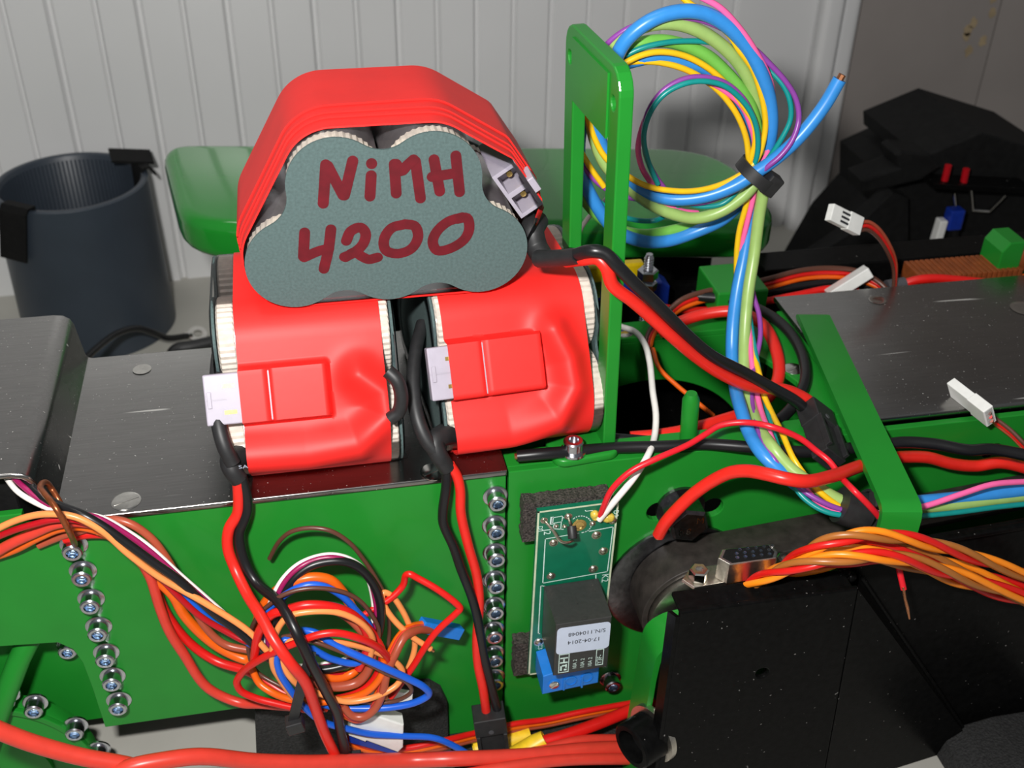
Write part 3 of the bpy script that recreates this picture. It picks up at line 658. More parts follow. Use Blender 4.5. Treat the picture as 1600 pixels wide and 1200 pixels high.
def make_cells(pk, MP):
    """five cells; MP maps (axis, p, q) to the pack's own coordinates"""
    first = None
    for (p, q) in CENT:
        bm = BM(); c0 = MP(0, p, q); axv = (MP(1, p, q)-c0)
        lathe(bm, [(0, .3), (9.8, .3), (11.2, 1.0), (11.2, CL-1), (9.8, CL-.3), (0, CL-.3)], c0, axv, 40)
        cell = obj('cell', bm, FOIL, pk, smooth=True, local=True)
        for e0, e1 in ((0.2, 4.6), (CL-4.6, CL-.2)):
            bm = BM(); n = 88; rings = []
            for a, rr in ((e0, 10.6), (e0+.5, 0), (e1-.3, 0), (e1, 11.15)):
                rings.append([bm.verts.new(c0+axv*a+(MP(0, p+math.cos(2*math.pi*k/n), q+math.sin(2*math.pi*k/n))-c0)*(rr if rr else (11.55 if k % 2 else 11.25))) for k in range(n)])
            for A_, B_ in zip(rings, rings[1:]):
                for k in range(n): bm.faces.new((A_[k], A_[(k+1) % n], B_[(k+1) % n], B_[k]))
            bm.faces.new(rings[0])
            obj('crimped_rim', bm, RIM, cell, local=True)
def band(MP, a_list, loops):
    """closed sheet around the pack: loops[i] outline at axial position a_list[i] (callable j->offset already applied)"""
    bm = BM(); rings = []
    for a, lp in zip(a_list, loops): rings.append([bm.verts.new(MP(a if not callable(a) else a(j), p, q)) for j, (p, q) in enumerate(lp)])
    for A_, B_ in zip(rings, rings[1:]):
        n = len(A_)
        for k in range(n): bm.faces.new((A_[k], A_[(k+1) % n], B_[(k+1) % n], B_[k]))
    return bm
def normals(lp):
    n = len(lp); out = []
    for i in range(n):
        a, b = Vector(lp[i-1]), Vector(lp[(i+1) % n]); t = (b-a).normalized(); out.append(Vector((t.y, -t.x)))
    return out
def seg_dist(p, poly):
    best = 1e9
    for a, b in zip(poly, poly[1:]):
        a, b, q = Vector(a), Vector(b), Vector(p); d = b-a; t = max(0, min(1, (q-a).dot(d)/max(1e-9, d.length_squared))); best = min(best, (q-(a+d*t)).length)
    return best
def sm(e0, e1, x): t = max(0, min(1, (x-e0)/(e1-e0))); return t*t*(3-2*t)
ZS = 2.0+CR                                        # cell axis height of the bottom row above the deck
def lower_pack(label, loc, rotz, t0, t1, con, cable, tape_skew):
    """axis along local X; row of cells runs back in Y. con = (axial length under tape, slope s0, s1), cable = polyline (axial, s)"""
    pk = thing('battery_pack', label, 'battery pack', loc, None, rotz)
    MP = lambda a, p, q: Vector((a, p+CR, q+CR+.5))
    make_cells(pk, MP)
    for a in (-.75, CL+.05):
        bm = BM(); lp = card_loop(); r0_ = [bm.verts.new(MP(a, p, q)) for p, q in lp]; r1_ = [bm.verts.new(MP(a+.7, p, q)) for p, q in lp]
        n = len(lp); bm.faces.new(r0_); bm.faces.new(r1_)
        for k in range(n): bm.faces.new((r0_[k], r0_[(k+1) % n], r1_[(k+1) % n], r1_[k]))
        obj('end_card', bm, CARD, pk, local=True)
    # film
    lp = hull_loop(11.95, n=110); nr = normals(lp)
    sh = lambda d: [(p[0]+n_.x*d, p[1]+n_.y*d) for p, n_ in zip(lp, nr)]
    obj('shrink_film', band(MP, [-1.2, -1.4, -1.0, 0.5, CL-.5, CL+1.0, CL+1.4, CL+1.2], [sh(-4.5), sh(-2.0), sh(-.5), lp, lp, sh(-.5), sh(-2.0), sh(-4.5)]), FILM, pk, smooth=True, angle=80, local=True)
    # tape: front face slope coordinate s measured up the tangent between the two front cells
    lp = hull_loop(12.15, n=300); nr = normals(lp)
    e = Vector((.5, .8660)); nrm = Vector((-.8660, .5)); base = Vector((0, 0))+nrm*12.15
    na = 64; al = []; loops = []
    def off(a, p):
        s = (Vector(p)-base).dot(e); d = (Vector(p)-base).dot(nrm); h = 0.
        if d > -7 and -14 < s < 40 and p[0] < 24:
            w_ = sm(-13, -8, s)
            c = con
            h = c[3]*sm(c[1]-.55, c[1]+.1, s)*(1-sm(c[2]-.1, c[2]+.9, s))*(1-sm(c[0]-.2, c[0]+.9, a))
            dd = seg_dist((a, s), cable); h2 = 4.3*math.exp(-(dd/4.2)**2); h = max(h, h2*w_)
            # faint channel between the two halves of the plug under the tape
            if c[4]: h -= .8*math.exp(-((a-c[4])/.5)**2)*sm(c[1]-1, c[1], s)*(1-sm(c[2], c[2]+1, s))
        return h
    for i in range(na+1):
        a = t0+(t1-t0)*i/na; al.append((lambda j, a=a: a+tape_skew*((lp[j][0])*.0+(lp[j][1]-8)*.0)))
        loops.append([(p[0]+n_.x*off(a, p), p[1]+n_.y*off(a, p)) for p, n_ in zip(lp, nr)])
    loops = [[(p[0]-n_.x*.5, p[1]-n_.y*.5) for p, n_ in zip(loops[0], nr)]]+loops+[[(p[0]-n_.x*.5, p[1]-n_.y*.5) for p, n_ in zip(loops[-1], nr)]]
    al = [al[0]]+al+[al[-1]]
    obj('red_tape', band(MP, al, loops), TAPE, pk, smooth=True, angle=60, local=True)
    # plug sticking out of the tape on the left
    s0, s1, hgt = con[1]+.3, con[2]-.3, con[3]-.5
    mid = base+e*((s0+s1)/2)+nrm*(hgt/2-.1)
    U = X3; V = Vector((0, e.x, e.y)); Nn = Vector((0, nrm.x, nrm.y)); ctr = MP(0, mid.x, mid.y)
    pl = obj('plug_housing', obox(BM(), ctr+X3*(con[0]/2-2.0), U, V, Nn, con[0]+3.5, s1-s0, hgt, .35), NYLON, pk, local=True)
    obj('seam', obox(BM(), ctr+X3*(-1.0)+Nn*(hgt/2), U, V, Nn, 5.0, .25, .25), NYLON, pl, local=True)
    for sg in (-.26, .26): obj('contact', obox(BM(), ctr+X3*2.2+V*(sg*(s1-s0))+Nn*(hgt/2), U, V, Nn, 3.0, 1.0, .16), BRASS, pl, local=True)
    obj('latch', obox(BM(), ctr+X3*(-2.6)+Nn*(hgt/2+.1), U, V, Nn, 1.0, 4.0, .5, .1), NYLON, pl, local=True)
    return pk, MP, base, e, nrm
def on_front(loc, rot, px, py, MPb):
    """photo pixel -> (axial, slope) on the slanted front of a lower pack"""
    return None
LOCL, ROTL = (-71.0, 1.2, 1.5), 0.0
LOCR, ROTR = (-15.6, 2.0, 1.5), math.radians(3.6)
def slope_coords(loc, rot, px, py):
    R_ = Matrix.Rotation(-rot, 3, 'Z'); o = R_ @ (CAM-Vector(loc)); d = R_ @ ray(px, py)
    n3 = Vector((0, -.8660, .5)); e3 = Vector((0, .5, .8660)); b3 = Vector((0, CR-.866*12.15, CR+.5+.5*12.15))
    t = (b3-o).dot(n3)/d.dot(n3); p = o+d*t
    return p.x, (p-b3).dot(e3)
sc = lambda L_, R_, px, py: slope_coords(L_, R_, px, py)
cl = [sc(LOCL, ROTL, *q) for q in ((560, 585), (598, 612), (604, 650), (560, 690), (480, 706), (385, 712))]
a_, s_hi = sc(LOCL, ROTL, 508, 566); _, s_lo = sc(LOCL, ROTL, 508, 648)
packL, MPL, bL, eL, nL = lower_pack('battery pack in red tape on the deck, bolt column and wire coil below it', LOCL, ROTL, sc(LOCL, ROTL, 380, 640)[0]-.2, 40.6, (a_, s_lo, s_hi, 4.6, sc(LOCL, ROTL, 421, 600)[0]), cl, 0)
cr_ = [sc(LOCR, ROTR, *q) for q in ((862, 515), (885, 560), (893, 605), (870, 650), (800, 680), (705, 690))]
a2, s2h = sc(LOCR, ROTR, 838, 520); _, s2l = sc(LOCR, ROTR, 838, 605)
packR, MPR, bR, eR, nR = lower_pack('battery pack in red tape on the deck beside the green hoop bracket', LOCR, ROTR, sc(LOCR, ROTR, 702, 600)[0], 39.6, (a2, s2l, s2h, 4.4, sc(LOCR, ROTR, 752, 560)[0]), cr_, 0)
for pk in (packL, packR): pk['group'] = 'battery packs lying on the deck'

# --- leads of the two lower packs (their own parts: sleeves, cable loop, leads, plug)
def sleeve(parent, pts, rr, name='black_sleeve', m=BLACKR, loc=None):
    """tube given in world mm, stored in the pack's own axes"""
    path = crom(pts, 6); k = len(path); rad = [rr[0]+(rr[1]-rr[0])*i/(k-1) for i in range(k)] if isinstance(rr, tuple) else rr
    bm = tube(BM(), path, rad, 14); Lc = rootloc(parent); R_ = Matrix.Rotation(-parent.rotation_euler.z, 3, 'Z')
    for v in bm.verts: v.co = R_ @ (v.co-Lc)
    return obj(name, bm, m, parent, smooth=True, local=True)
def W(*q): return pxpath(list(q))
sleeve(packL, W((606, 580, 2), (620, 594, .5), (627, 618, -.5), (623, 643, -1), (610, 654, -1)), 1.8, 'cable_loop')
sleeve(packL, W((346, 520, 26), (339, 570, 16), (338, 620, 8), (341, 660, 2), (350, 695, -1.6), (364, 724, -3)), (1.6, 2.0), 'black_wire_loop')
sleeve(packL, W((420, 703, 7), (400, 706, 5), (384, 709, 3.2), (370, 713, 1), (360, 720, -1.2), (363, 734, -2.8), (374, 750, -3.4)), (3.6, 2.2))
sleeve(packL, W((345, 655, 5), (346, 680, 2), (354, 704, -.4)), 1.6, 'red_wire_loop', WC['silicone'])
sleeve(packL, W((377, 744, -3.4), (384, 770, -3.6), (386, 795, -4), (381, 813, -4.6), (374, 832, -5), (375, 852, -6), (385, 885, -8), (402, 912, -11), (432, 937, -18), (450, 962, -24), (465, 992, -28), (482, 1028, -29), (500, 1062, -28), (512, 1085, -26), (525, 1110, -25), (533, 1147, -24), (543, 1190, -24)), 1.4, 'black_lead', WC['black'])
sleeve(packL, W((371, 744, -3.6), (373, 780, -3.8), (371, 803, -4), (358, 826, -5), (356, 856, -6), (367, 888, -8), (386, 928, -14), (407, 962, -22), (428, 1000, -28), (452, 1034, -31), (476, 1064, -30), (494, 1110, -27), (508, 1147, -25), (521, 1174, -24.5), (533, 1198, -24)), 1.45, 'red_lead', WC['silicone'])
sleeve(packR, W((660, 505, 27), (650, 545, 19), (646, 590, 11), (648, 630, 5), (655, 662, 1), (668, 690, -1.6), (686, 710, -2.8), (698, 728, -3)), (1.7, 2.0), 'black_wire_loop')
sleeve(packR, W((740, 670, 8), (720, 673, 6), (704, 676, 4), (690, 681, 1.6), (679, 691, -.8), (685, 710, -2.6), (699, 732, -3)), (3.6, 2.2))
sleeve(packR, W((697, 724, -3), (698, 740, -3.2), (697, 762, -4), (692, 800, -4.6), (693, 818, -5), (709, 855, -6), (720, 888, -7), (737, 932, -8), (746, 965, -9), (755, 1020, -10), (765, 1062, -11), (775, 1100, -12), (780, 1122, -12)), 1.35, 'black_lead', WC['black'])
sleeve(packR, W((703, 726, -3), (714, 744, -3.4), (719, 765, -4), (720, 800, -4.6), (731, 850, -5.5), (745, 900, -6.5), (749, 940, -7.5), (745, 1000, -9), (747, 1038, -10), (755, 1078, -11.5), (761, 1122, -12)), 1.35, 'red_lead', WC['silicone'])
def lead_plug(parent, top, u, n, L_, wd, dp):
    """black two-way plug: c = top middle, u = long axis down, n = facing"""
    bm = BM(); side = u.cross(n); c = top
    Lc = rootloc(parent); R_ = Matrix.Rotation(-parent.rotation_euler.z, 3, 'Z')
    obox(bm, c+u*(L_*.19), side, u, n, wd, L_*.38, dp, .3); obox(bm, c+u*(L_*.69)-n*.4, side, u, n, wd*.94, L_*.66, dp*.82, .3)
    for sg in (-1, 1): obox(bm, c+u*(L_*.66)+side*(sg*wd*.42)+n*(dp*.42), side, u, n, wd*.12, L_*.6, dp*.3, .15)
    for v in bm.verts: v.co = R_ @ (v.co-Lc)
    pl = obj('lead_plug', bm, BLACKR, parent, local=True)
    bm = BM(); lathe(bm, [(0, 0), (.8, 0), (.8, .15), (0, .15)], c+u*(L_*.28)+n*(dp*.5), n, 14)
    for v in bm.verts: v.co = R_ @ (v.co-Lc)
    obj('pin_dot', bm, GREYSL, pl, local=True)
    return pl
nF = Vector((-.08, -.97, .2)).normalized()
tp = P(763, 1112, 'y', -12.5); uu = (P(776, 1200, 'y', -13)-tp).normalized(); nF2 = (nF-uu*nF.dot(uu)).normalized(); lead_plug(packR, tp, uu, nF2, 18, 9.6, 7)
tp = P(540, 1188, 'y', -24); uu = (P(552, 1260, 'y', -24)-tp).normalized(); nF2 = (nF-uu*nF.dot(uu)).normalized(); lead_plug(packL, tp, uu, nF2, 14, 8.6, 6.5)
_p = P(373, 731, 'y', -4.4); _R = rootloc(packL); text('sleeve_print', 'SA', 1.5, _p, Vector((1, -.1, .05)), Vector((0, -.3, .95)), LABEL, packL, .3)

# --- top pack with the written card
LOCT = (-61.9, 17.4, 45.6)
top = thing('battery_pack', 'battery pack with dark red NiMH 4200 writing on a grey-green card', 'battery pack', LOCT, 'battery packs lying on the deck')
MPT = lambda a, p, q: Vector((p+CR+.3, a+.8, q+CR+.5))
make_cells(top, MPT)
lp = card_loop(11.8, 8.)
for nm, a in (('written_card', -.8), ('end_card', CL+.1)):
    bm = BM(); r0_ = [bm.verts.new(MPT(a, p, q)) for p, q in lp]; r1_ = [bm.verts.new(MPT(a+.7, p, q)) for p, q in lp]; n = len(lp)
    bm.faces.new(r0_); bm.faces.new(r1_)
    for k in range(n): bm.faces.new((r0_[k], r0_[(k+1) % n], r1_[(k+1) % n], r1_[k]))
    cd_ = obj(nm, bm, CARD, top, local=True)
    if a < 0: card = cd_
yc_ = LOCT[1]-.01                                   # world y of the card face
_lay = [0]
def stroke(bm, pts, r):
    """flat round-ended marker stroke lying on the card"""
    pw = [P(a, b, 'y', yc_) for a, b in pts]; pw = crom(pw, 5) if len(pw) > 2 else [pw[0].lerp(pw[1], i/4) for i in range(5)]
    _lay[0] += 1; y = yc_-.05-.03*(_lay[0] % 4)
    for p, dy in ((pw[0], .006), (pw[-1], .012)):
        faces(bm, [(p.x+r*math.cos(t), y+dy, p.z+r*math.sin(t)) for t in [k*math.pi/8 for k in range(16)]], [tuple(range(16))])
    L_, R__ = [], []
    for i, p in enumerate(pw):
        t = (pw[min(i+1, len(pw)-1)]-pw[max(i-1, 0)]).normalized(); s_ = Vector((-t.z, 0, t.x))*r
        L_.append(bm.verts.new(((p+s_).x, y-.0005*i, (p+s_).z))); R__.append(bm.verts.new(((p-s_).x, y-.0005*i, (p-s_).z)))
    for i in range(len(pw)-1): bm.faces.new((L_[i], L_[i+1], R__[i+1], R__[i]))
glyphs = [  # N i M H 4 2 0 0
    [[(509, 257), (505, 318)], [(512, 259), (536, 305)], [(538, 305), (551, 251)]],
    [[(580, 274), (578, 307)], [(580.5, 255), (580.6, 256)]],
    [[(616, 256), (619, 302)], [(619, 256), (627, 267), (636, 258), (646, 249)], [(649, 252), (657, 310)]],
    [[(678, 249), (687, 299)], [(712, 243), (718, 300)], [(675, 276), (700, 272), (714, 270)]],
    [[(476, 363), (474, 401)], [(475, 402), (498, 392), (514, 388)], [(517, 358), (513, 390), (506, 420)]],
    [[(541, 376), (548, 361), (563, 355), (571, 364), (567, 381), (550, 396), (538, 401)], [(540, 402), (554, 394), (566, 401), (576, 405), (590, 402)]],
    [[(634, 350), (612, 356), (600, 374), (603, 391), (622, 396), (643, 388), (653, 370), (648, 353), (632, 350)]],
    [[(722, 339), (700, 346), (682, 362), (676, 378), (683, 391), (703, 388), (725, 374), (733, 357), (729, 340), (714, 342)]]]
for gpy in glyphs:
    bm = BM()
    for stx in gpy: stroke(bm, stx, 1.3)
    for v in bm.verts: v.co = v.co
    obj('marker_letter', bm, INK, card, recalc=False)
# connector at the right shoulder, front openings towards the camera
yk = 20.5
k4 = [P(a, b, 'y', yk) for a, b in ((771, 280), (799, 254), (849, 313), (817, 344))]
uK = (k4[3]-k4[0]); wK = uK.length; uK = uK.normalized(); vK = (k4[1]-k4[0]); hK = vK.length; vK = (vK-uK*vK.dot(uK)).normalized(); hK = 6.6
cK = (k4[0]+k4[1]+k4[2]+k4[3])/4
bm = BM(); outr = [(-wK/2, -hK/2), (wK/2, -hK/2), (wK/2, hK/2), (-wK/2, hK/2)]
def K(a, b, y): p = cK+uK*a+vK*b; return Vector((p.x, y, p.z))
ins = []; 
for sg in (-1, 1): ins.append([(sg*wK*.24-wK*.19, -hK*.36), (sg*wK*.24+wK*.19, -hK*.36), (sg*wK*.24+wK*.19, hK*.36), (sg*wK*.24-wK*.19, hK*.36)])
es = []
for lpz in [outr]+ins:
    vs = [bm.verts.new(K(a, b, yk)) for a, b in lpz]
    for i in range(4): es.append(bm.edges.new((vs[i], vs[(i+1) % 4])))
bmesh.ops.triangle_fill(bm, edges=es, use_beauty=True)
bk_ = [bm.verts.new(K(a, b, yk+20)) for a, b in outr]; fr_ = [bm.verts.new(K(a, b, yk)) for a, b in outr]
for i in range(4): bm.faces.new((fr_[i], fr_[(i+1) % 4], bk_[(i+1) % 4], bk_[i]))
bm.faces.new(bk_)
for q_ in ins:
    a0_ = [bm.verts.new(K(a, b, yk)) for a, b in q_]; a1_ = [bm.verts.new(K(a, b, yk+8)) for a, b in q_]
    for i in range(4): bm.faces.new((a0_[i], a0_[(i+1) % 4], a1_[(i+1) % 4], a1_[i]))
    bm.faces.new(a1_)
bmesh.ops.remove_doubles(bm, verts=bm.verts, dist=.01)
plg = obj('plug_housing', bm, NYLON, top)
for sg in (-1, 1):
    bm = BM(); a = K(sg*wK*.24, .4, yk+7.9); tube(bm, [a, a-Y3*4.4], .8, 8); obj('contact', bm, BRASS, plg)
bm = BM(); obox(bm, K(1.2, hK/2+.8, yk+3.5), uK, vK, Y3, 4.2, 1.8, 7, .2); obj('latch', bm, NYLON, plg)
# dark wrap and lead exit at the lower right shoulder
sleeve(top, W((838, 345, 26), (832, 360, 22), (838, 385, 20), (848, 402, 17)), (3.2, 2.8), 'black_wrap')
# film and layered tape
Kc = [(K(a, b, 0).x-LOCT[0]-CR-.3, K(a, b, 0).z-LOCT[2]-CR-.5) for a, b in outr]
lp = hull_loop(12.0, Kc, 150); nr = normals(lp)
sh = lambda d: [(p[0]+n_.x*d, p[1]+n_.y*d) for p, n_ in zip(lp, nr)]
obj('shrink_film', band(MPT, [-.2, .8, CL-.5, CL+1.0, CL+1.2], [sh(-1.8), sh(.0), lp, sh(-.5), sh(-4)]), FILM, top, smooth=True, angle=80, local=True)
lp = hull_loop(12.25, Kc, 200); nr = normals(lp)
wav = lambda j, k: .9*math.sin(j*.045+k)
al = []; loops = []
for k, (a, d) in enumerate(((4.2, -.1), (4.2, .35), (8.6, .35), (8.6, .75), (11.0, .75), (11.0, 1.1), (15.5, 1.1), (15.5, 1.55), (41.5, 1.4), (41.5, .2))):
    ph = {4.2: 0., 8.6: 1.3, 11.0: 1.6, 15.5: 2.4, 41.5: 0}[a]; am = 0 if a in (4.2, 41.5) else 1
    al.append(lambda j, a=a, ph=ph, am=am: (a+am*wav(j, ph)) if (lp[j][1] > -9 or a > 9) else (.6 if a < 5 else 1.6)); loops.append(sh(d))
obj('red_tape', band(MPT, al, loops), TAPE, top, smooth=True, angle=25, local=True)
# leads of the top pack with the black plug
sleeve(top, W((842, 404, 16), (860, 404, 12), (895, 401, 5), (903, 400, 3.5)), (2.3, 2.0), 'black_sleeve')
sleeve(top, W((880, 402, 8), (900, 398, 4), (925, 392, 0), (945, 396, -1), (962, 413, -2), (990, 442, -2), (1020, 470, -1), (1045, 495, 0), (1075, 525, 2), (1112, 556, 4), (1162, 582, 7), (1206, 606, 8), (1245, 628, 8), (1270, 652, 8)), 1.65, 'black_lead', WC['black'])
sleeve(top, W((885, 408, 8), (912, 405, 3), (934, 404, 0.5), (947, 417, -1), (957, 445, -1.5), (988, 470, -1), (1020, 498, 0), (1055, 530, 1), (1087, 557, 3), (1125, 583, 5), (1164, 601, 7), (1193, 607, 9), (1222, 608, 10), (1246, 616, 10.5), (1268, 630, 10), (1280, 650, 9)), 1.65, 'red_lead', WC['silicone'])
tp = P(1272, 640, 'y', 8.5); uu = (P(1297, 716, 'y', -11)-tp).normalized(); nn = Vector((.6, -.2, .75)); nn = (nn-uu*nn.dot(uu)).normalized(); lead_plug(top, tp, uu, nn, 20, 8.6, 6.5)

# ================================================================== circuit board
brd = thing('relay_board', 'green circuit board with black relay and blue terminal fixed to the green frame', 'circuit board', (18, -3, -75))
tl, tr_, bl = Vector((7.2, 0, -9.7)), Vector((29.8, 0, -9.3)), Vector((6.1, 0, -73.7)); br = tr_+(bl-tl)
obj('board', prism(BM(), [(p.x, p.z) for p in (tl, tr_, br, bl)], 'y', -6, -4.5), PCBM, brd)
bm = BM(); e_ = .55
for a, b in ((tl, tr_), (tl, bl), (bl, br), (tr_, br)):
    d = (b-a).normalized(); c_ = (tl+br)/2; nn = Vector((-d.z, 0, d.x)); nn = nn if (c_-a).dot(nn) > 0 else -nn
    q = [a, b, b+nn*e_, a+nn*e_]; faces(bm, [(v.x, -6.03, v.z) for v in q], [(0, 1, 2, 3)])
obj('border_line', bm, PCBE, brd)
for k, (x0, z0, x1, z1) in enumerate(((3.6, -8.0, 27.5, -21.5), (2.2, -61.5, 20, -75))):
    bm = BM(); nx, nz = 26, 16
    prism(bm, [(x0+random.uniform(-.25, .25)+(x1-x0)*i/nx, z0+random.uniform(-.3, .3)) for i in range(nx+1)]+[(x1, z1)]+[(x0+random.uniform(-.25, .25), z1+(z0-z1)*i/nz) for i in range(nz)], 'y', -4.5, -.05); obj('foam_pad', bm, FOAM, brd)
def pb(px, py): return P(px, py, 'y', -6)
def silk(lines, wd=.28):
    bm = BM()
    for l in lines:
        for a, b in zip(l, l[1:]):
            A_, B_ = pb(*a), pb(*b); d = (B_-A_).normalized(); s_ = Vector((-d.z, 0, d.x))*wd/2; A_ = A_-d*wd/2; B_ = B_+d*wd/2
            faces(bm, [(v.x, -6.04, v.z) for v in (A_+s_, B_+s_, B_-s_, A_-s_)], [(0, 1, 2, 3)])
    return bm
obj('outline_print', silk([[(852, 842), (904, 833)], [(921, 830), (958, 823), (949, 893), (848, 911), (852, 842)], [(852, 916), (845, 915), (841, 990), (843, 990)], [(931, 898), (931, 904)]]), SILK, brd)
obj('diode_print', silk([[(863, 809), (879, 806), (878, 815), (862, 818), (863, 809)], [(866, 818), (864, 826), (880, 827)], [(877, 816), (876, 827)], [(880, 809), (887, 807)]], .22), SILK, brd)
obj('diode_band', silk([[(862.5, 809.5), (861.5, 817.5)]], .9), SILK, brd)
arcp = [(908+16*math.cos(t), 819+13*math.sin(t)) for t in [math.radians(a) for a in range(-140, 90, 15)]]
obj('arc_print', silk([arcp], .28), SILK, brd)
for (s_, px, py, h, u, v) in (('D1', 841, 822, 1.3, -Z3, X3), ('J2', 850, 827, 2.0, -Z3, X3), ('K2', 941, 897, 2.0, -Z3, X3), ('D2', 959, 797, 1.5, -Z3, X3), ('J', 917, 797, 1.8, -Z3, X3), ('C3', 841, 1007, 1.3, -Z3, X3)):
    o_ = pb(px, py); text('print_'+'text', s_, h, o_, u, v, SILK, brd, thick=.06)
for px, py, r in ((865, 848, 1.0), (932, 836, 1.1), (943, 861, 1.1), (927, 889, 1.1), (861, 900, 1.0), (850, 813, .8), (888, 807, .9), (958, 814, .9), (869, 822, .55), (882, 822, .5), (926, 818, .7), (842, 1003, 1.2)):
    q = pb(px, py); obj('solder_pad', lathe(BM(), [(r*1.3, 0), (r*1.3, .08), (r, .1), (r*.75, .45), (r*.3, .65), (0, .65)], (q.x, -6, q.z), (0, -1, 0), 18), SOLDER, brd, smooth=True)
q = pb(905, 820); obj('hole_ring', lathe(BM(), [(2.0, .05), (2.0, .2), (1.3, .25), (1.1, .08), (0, .08)], (q.x, -6, q.z), (0, -1, 0), 24), BRASS, brd, smooth=True)
bm = BM(); q = pb(939, 805)
for k in range(9):
    t = BM(); bmesh.ops.create_icosphere(t, subdivisions=2, radius=random.uniform(.9, 1.6)); bmesh.ops.translate(t, vec=(q.x+random.uniform(-2.2, 2.6), -6.2, q.z+random.uniform(-1.2, .9)), verts=t.verts); merge(bm, t)
obj('resin_blob', bm, GLOB, brd, smooth=True)
# standing diode with bent lead
D0, D1 = P(893, 822, 'y', -8), P(895, 842, 'y', -10.4)
dio = obj('diode', lathe(BM(), [(0, 0), (1.25, 0), (1.3, .2), (1.3, (D1-D0).length-.2), (1.2, (D1-D0).length), (0, (D1-D0).length)], D0, (D1-D0), 18), BLACKR, brd, smooth=True)
obj('diode_lead', tube(BM(), crom([P(850, 813, 'y', -6), P(852, 815, 'y', -8.5), P(864, 829, 'y', -10.5), P(875, 845, 'y', -12), P(886, 848, 'y', -12), P(895, 845, 'y', -11)], 6), .38, 8), SOLDER, dio, smooth=True)
obj('diode_lead', tube(BM(), [P(888, 807, 'y', -6), P(890, 815, 'y', -7.8), P(893, 824, 'y', -8.2)], .38, 8), SOLDER, dio, smooth=True)
# relay
ry = (9.7, 25.4, -57.4, -37.3, -21.6)
rel = obj('relay', prism(BM(), [(ry[0], ry[2]), (ry[1], ry[2]+.8), (ry[1], ry[3]+.4), (ry[0], ry[3])], 'y', ry[4], -6.2, .3), RELAY, brd)
lab = obj('label', prism(BM(), rrect(ry[0]+.4, -48.9, ry[1]-.2, -38.6, 1.3), 'y', ry[4]-.06, ry[4]), LABEL, rel)
yy = ry[4]-.09
text('label_text', 'S/N.1104048', 1.45, (23.9, yy, -40.9), -X3, -Z3, INK if False else BLACKM, lab, .02)
text('label_text', '17-04-2014', 1.45, (22.6, yy, -44.0), -X3, -Z3, BLACKM, lab, .02)
for x in (16.2, 18.4, 20.6): text('print_text', '10A 2', 1.15, (x, yy, -55.6), Z3, -X3, SILK, rel, .02)
text('print_text', 'Y3F-', 1.4, (23.4, yy, -54.9), Z3, -X3, SILK, rel, .02)
def frame2(x0, z0, x1, z1, t):
    return prism(BM(), [(x0, z0), (x1, z0), (x1, z1), (x0, z1)], 'y', yy, yy+.05, 0, holes=[[(x0+t, z0+t), (x1-t, z0+t), (x1-t, z1-t), (x0+t, z1-t)]])
obj('print_frame', frame2(21.7, -55.4, 23.9, -49.0, .18), SILK, rel); obj('print_frame', frame2(11.0, -56.4, 14.0, -49.0, .2), SILK, rel)
bm = BM()
for x0, z0, x1, z1 in ((11.5, -55.6, 12.0, -53.8), (12.6, -55.6, 13.4, -55.0), (12.0, -53.9, 13.0, -53.4), (11.4, -52.6, 13.6, -52.2), (12.3, -52.2, 12.7, -51.0), (11.4, -50.8, 13.6, -50.4), (13.0, -54.6, 13.4, -53.2)):
    box(bm, (x0, yy, z0), (x1, yy+.05, z1))
obj('print_symbol', bm, SILK, rel)
obj('vent_nub', box(BM(), (17.0, -21.2, -37.3), (18.6, -20.4, -36.9)), RELAY, rel); obj('vent_slit', box(BM(), (17.2, -15, -37.15), (17.6, -12.0, -36.95)), RELAY, rel)
# blue terminal
tb = obj('terminal_block', prism(BM(), [(8.2, -71.2), (24.9, -69.6), (24.9, -58.5), (23, -58.5), (12, -62.6), (8.2, -63.6)], 'y', -16, -6.1, .25), TBLUE, brd)
for k, px in enumerate((866, 892, 917)):
    q = P(px, 1070-(px-866)*.21, 'y', -16.2)
    ring = obj('screw_well', lathe(BM(), [(1.9, -.15), (1.9, .25), (1.5, .3), (1.5, .05), (0, .05)], (q.x, -16, q.z), (0, -1, 0), 20), TBLUE, tb, smooth=True)
    if k == 0:
        sw = obj('terminal_screw', lathe(BM(), [(1.5, 0), (1.5, .4), (1.2, .6), (0, .6)], (q.x, -16, q.z), (0, -1, 0), 18), CHROME, tb, smooth=True)
        obj('slot', obox(BM(), (q.x, -16.6, q.z), Vector((.8, 0, .6)), Vector((-.6, 0, .8)), Y3, 2.6, .45, .2), CHROME, sw)
for x in (14.2, 19.6): obj('rib', box(BM(), (x, -16.5, -70.2), (x+.5, -15.9, -65.5)), TBLUE, tb)

# ================================================================== wires
G1 = 'wires of the loom coming from the deck'
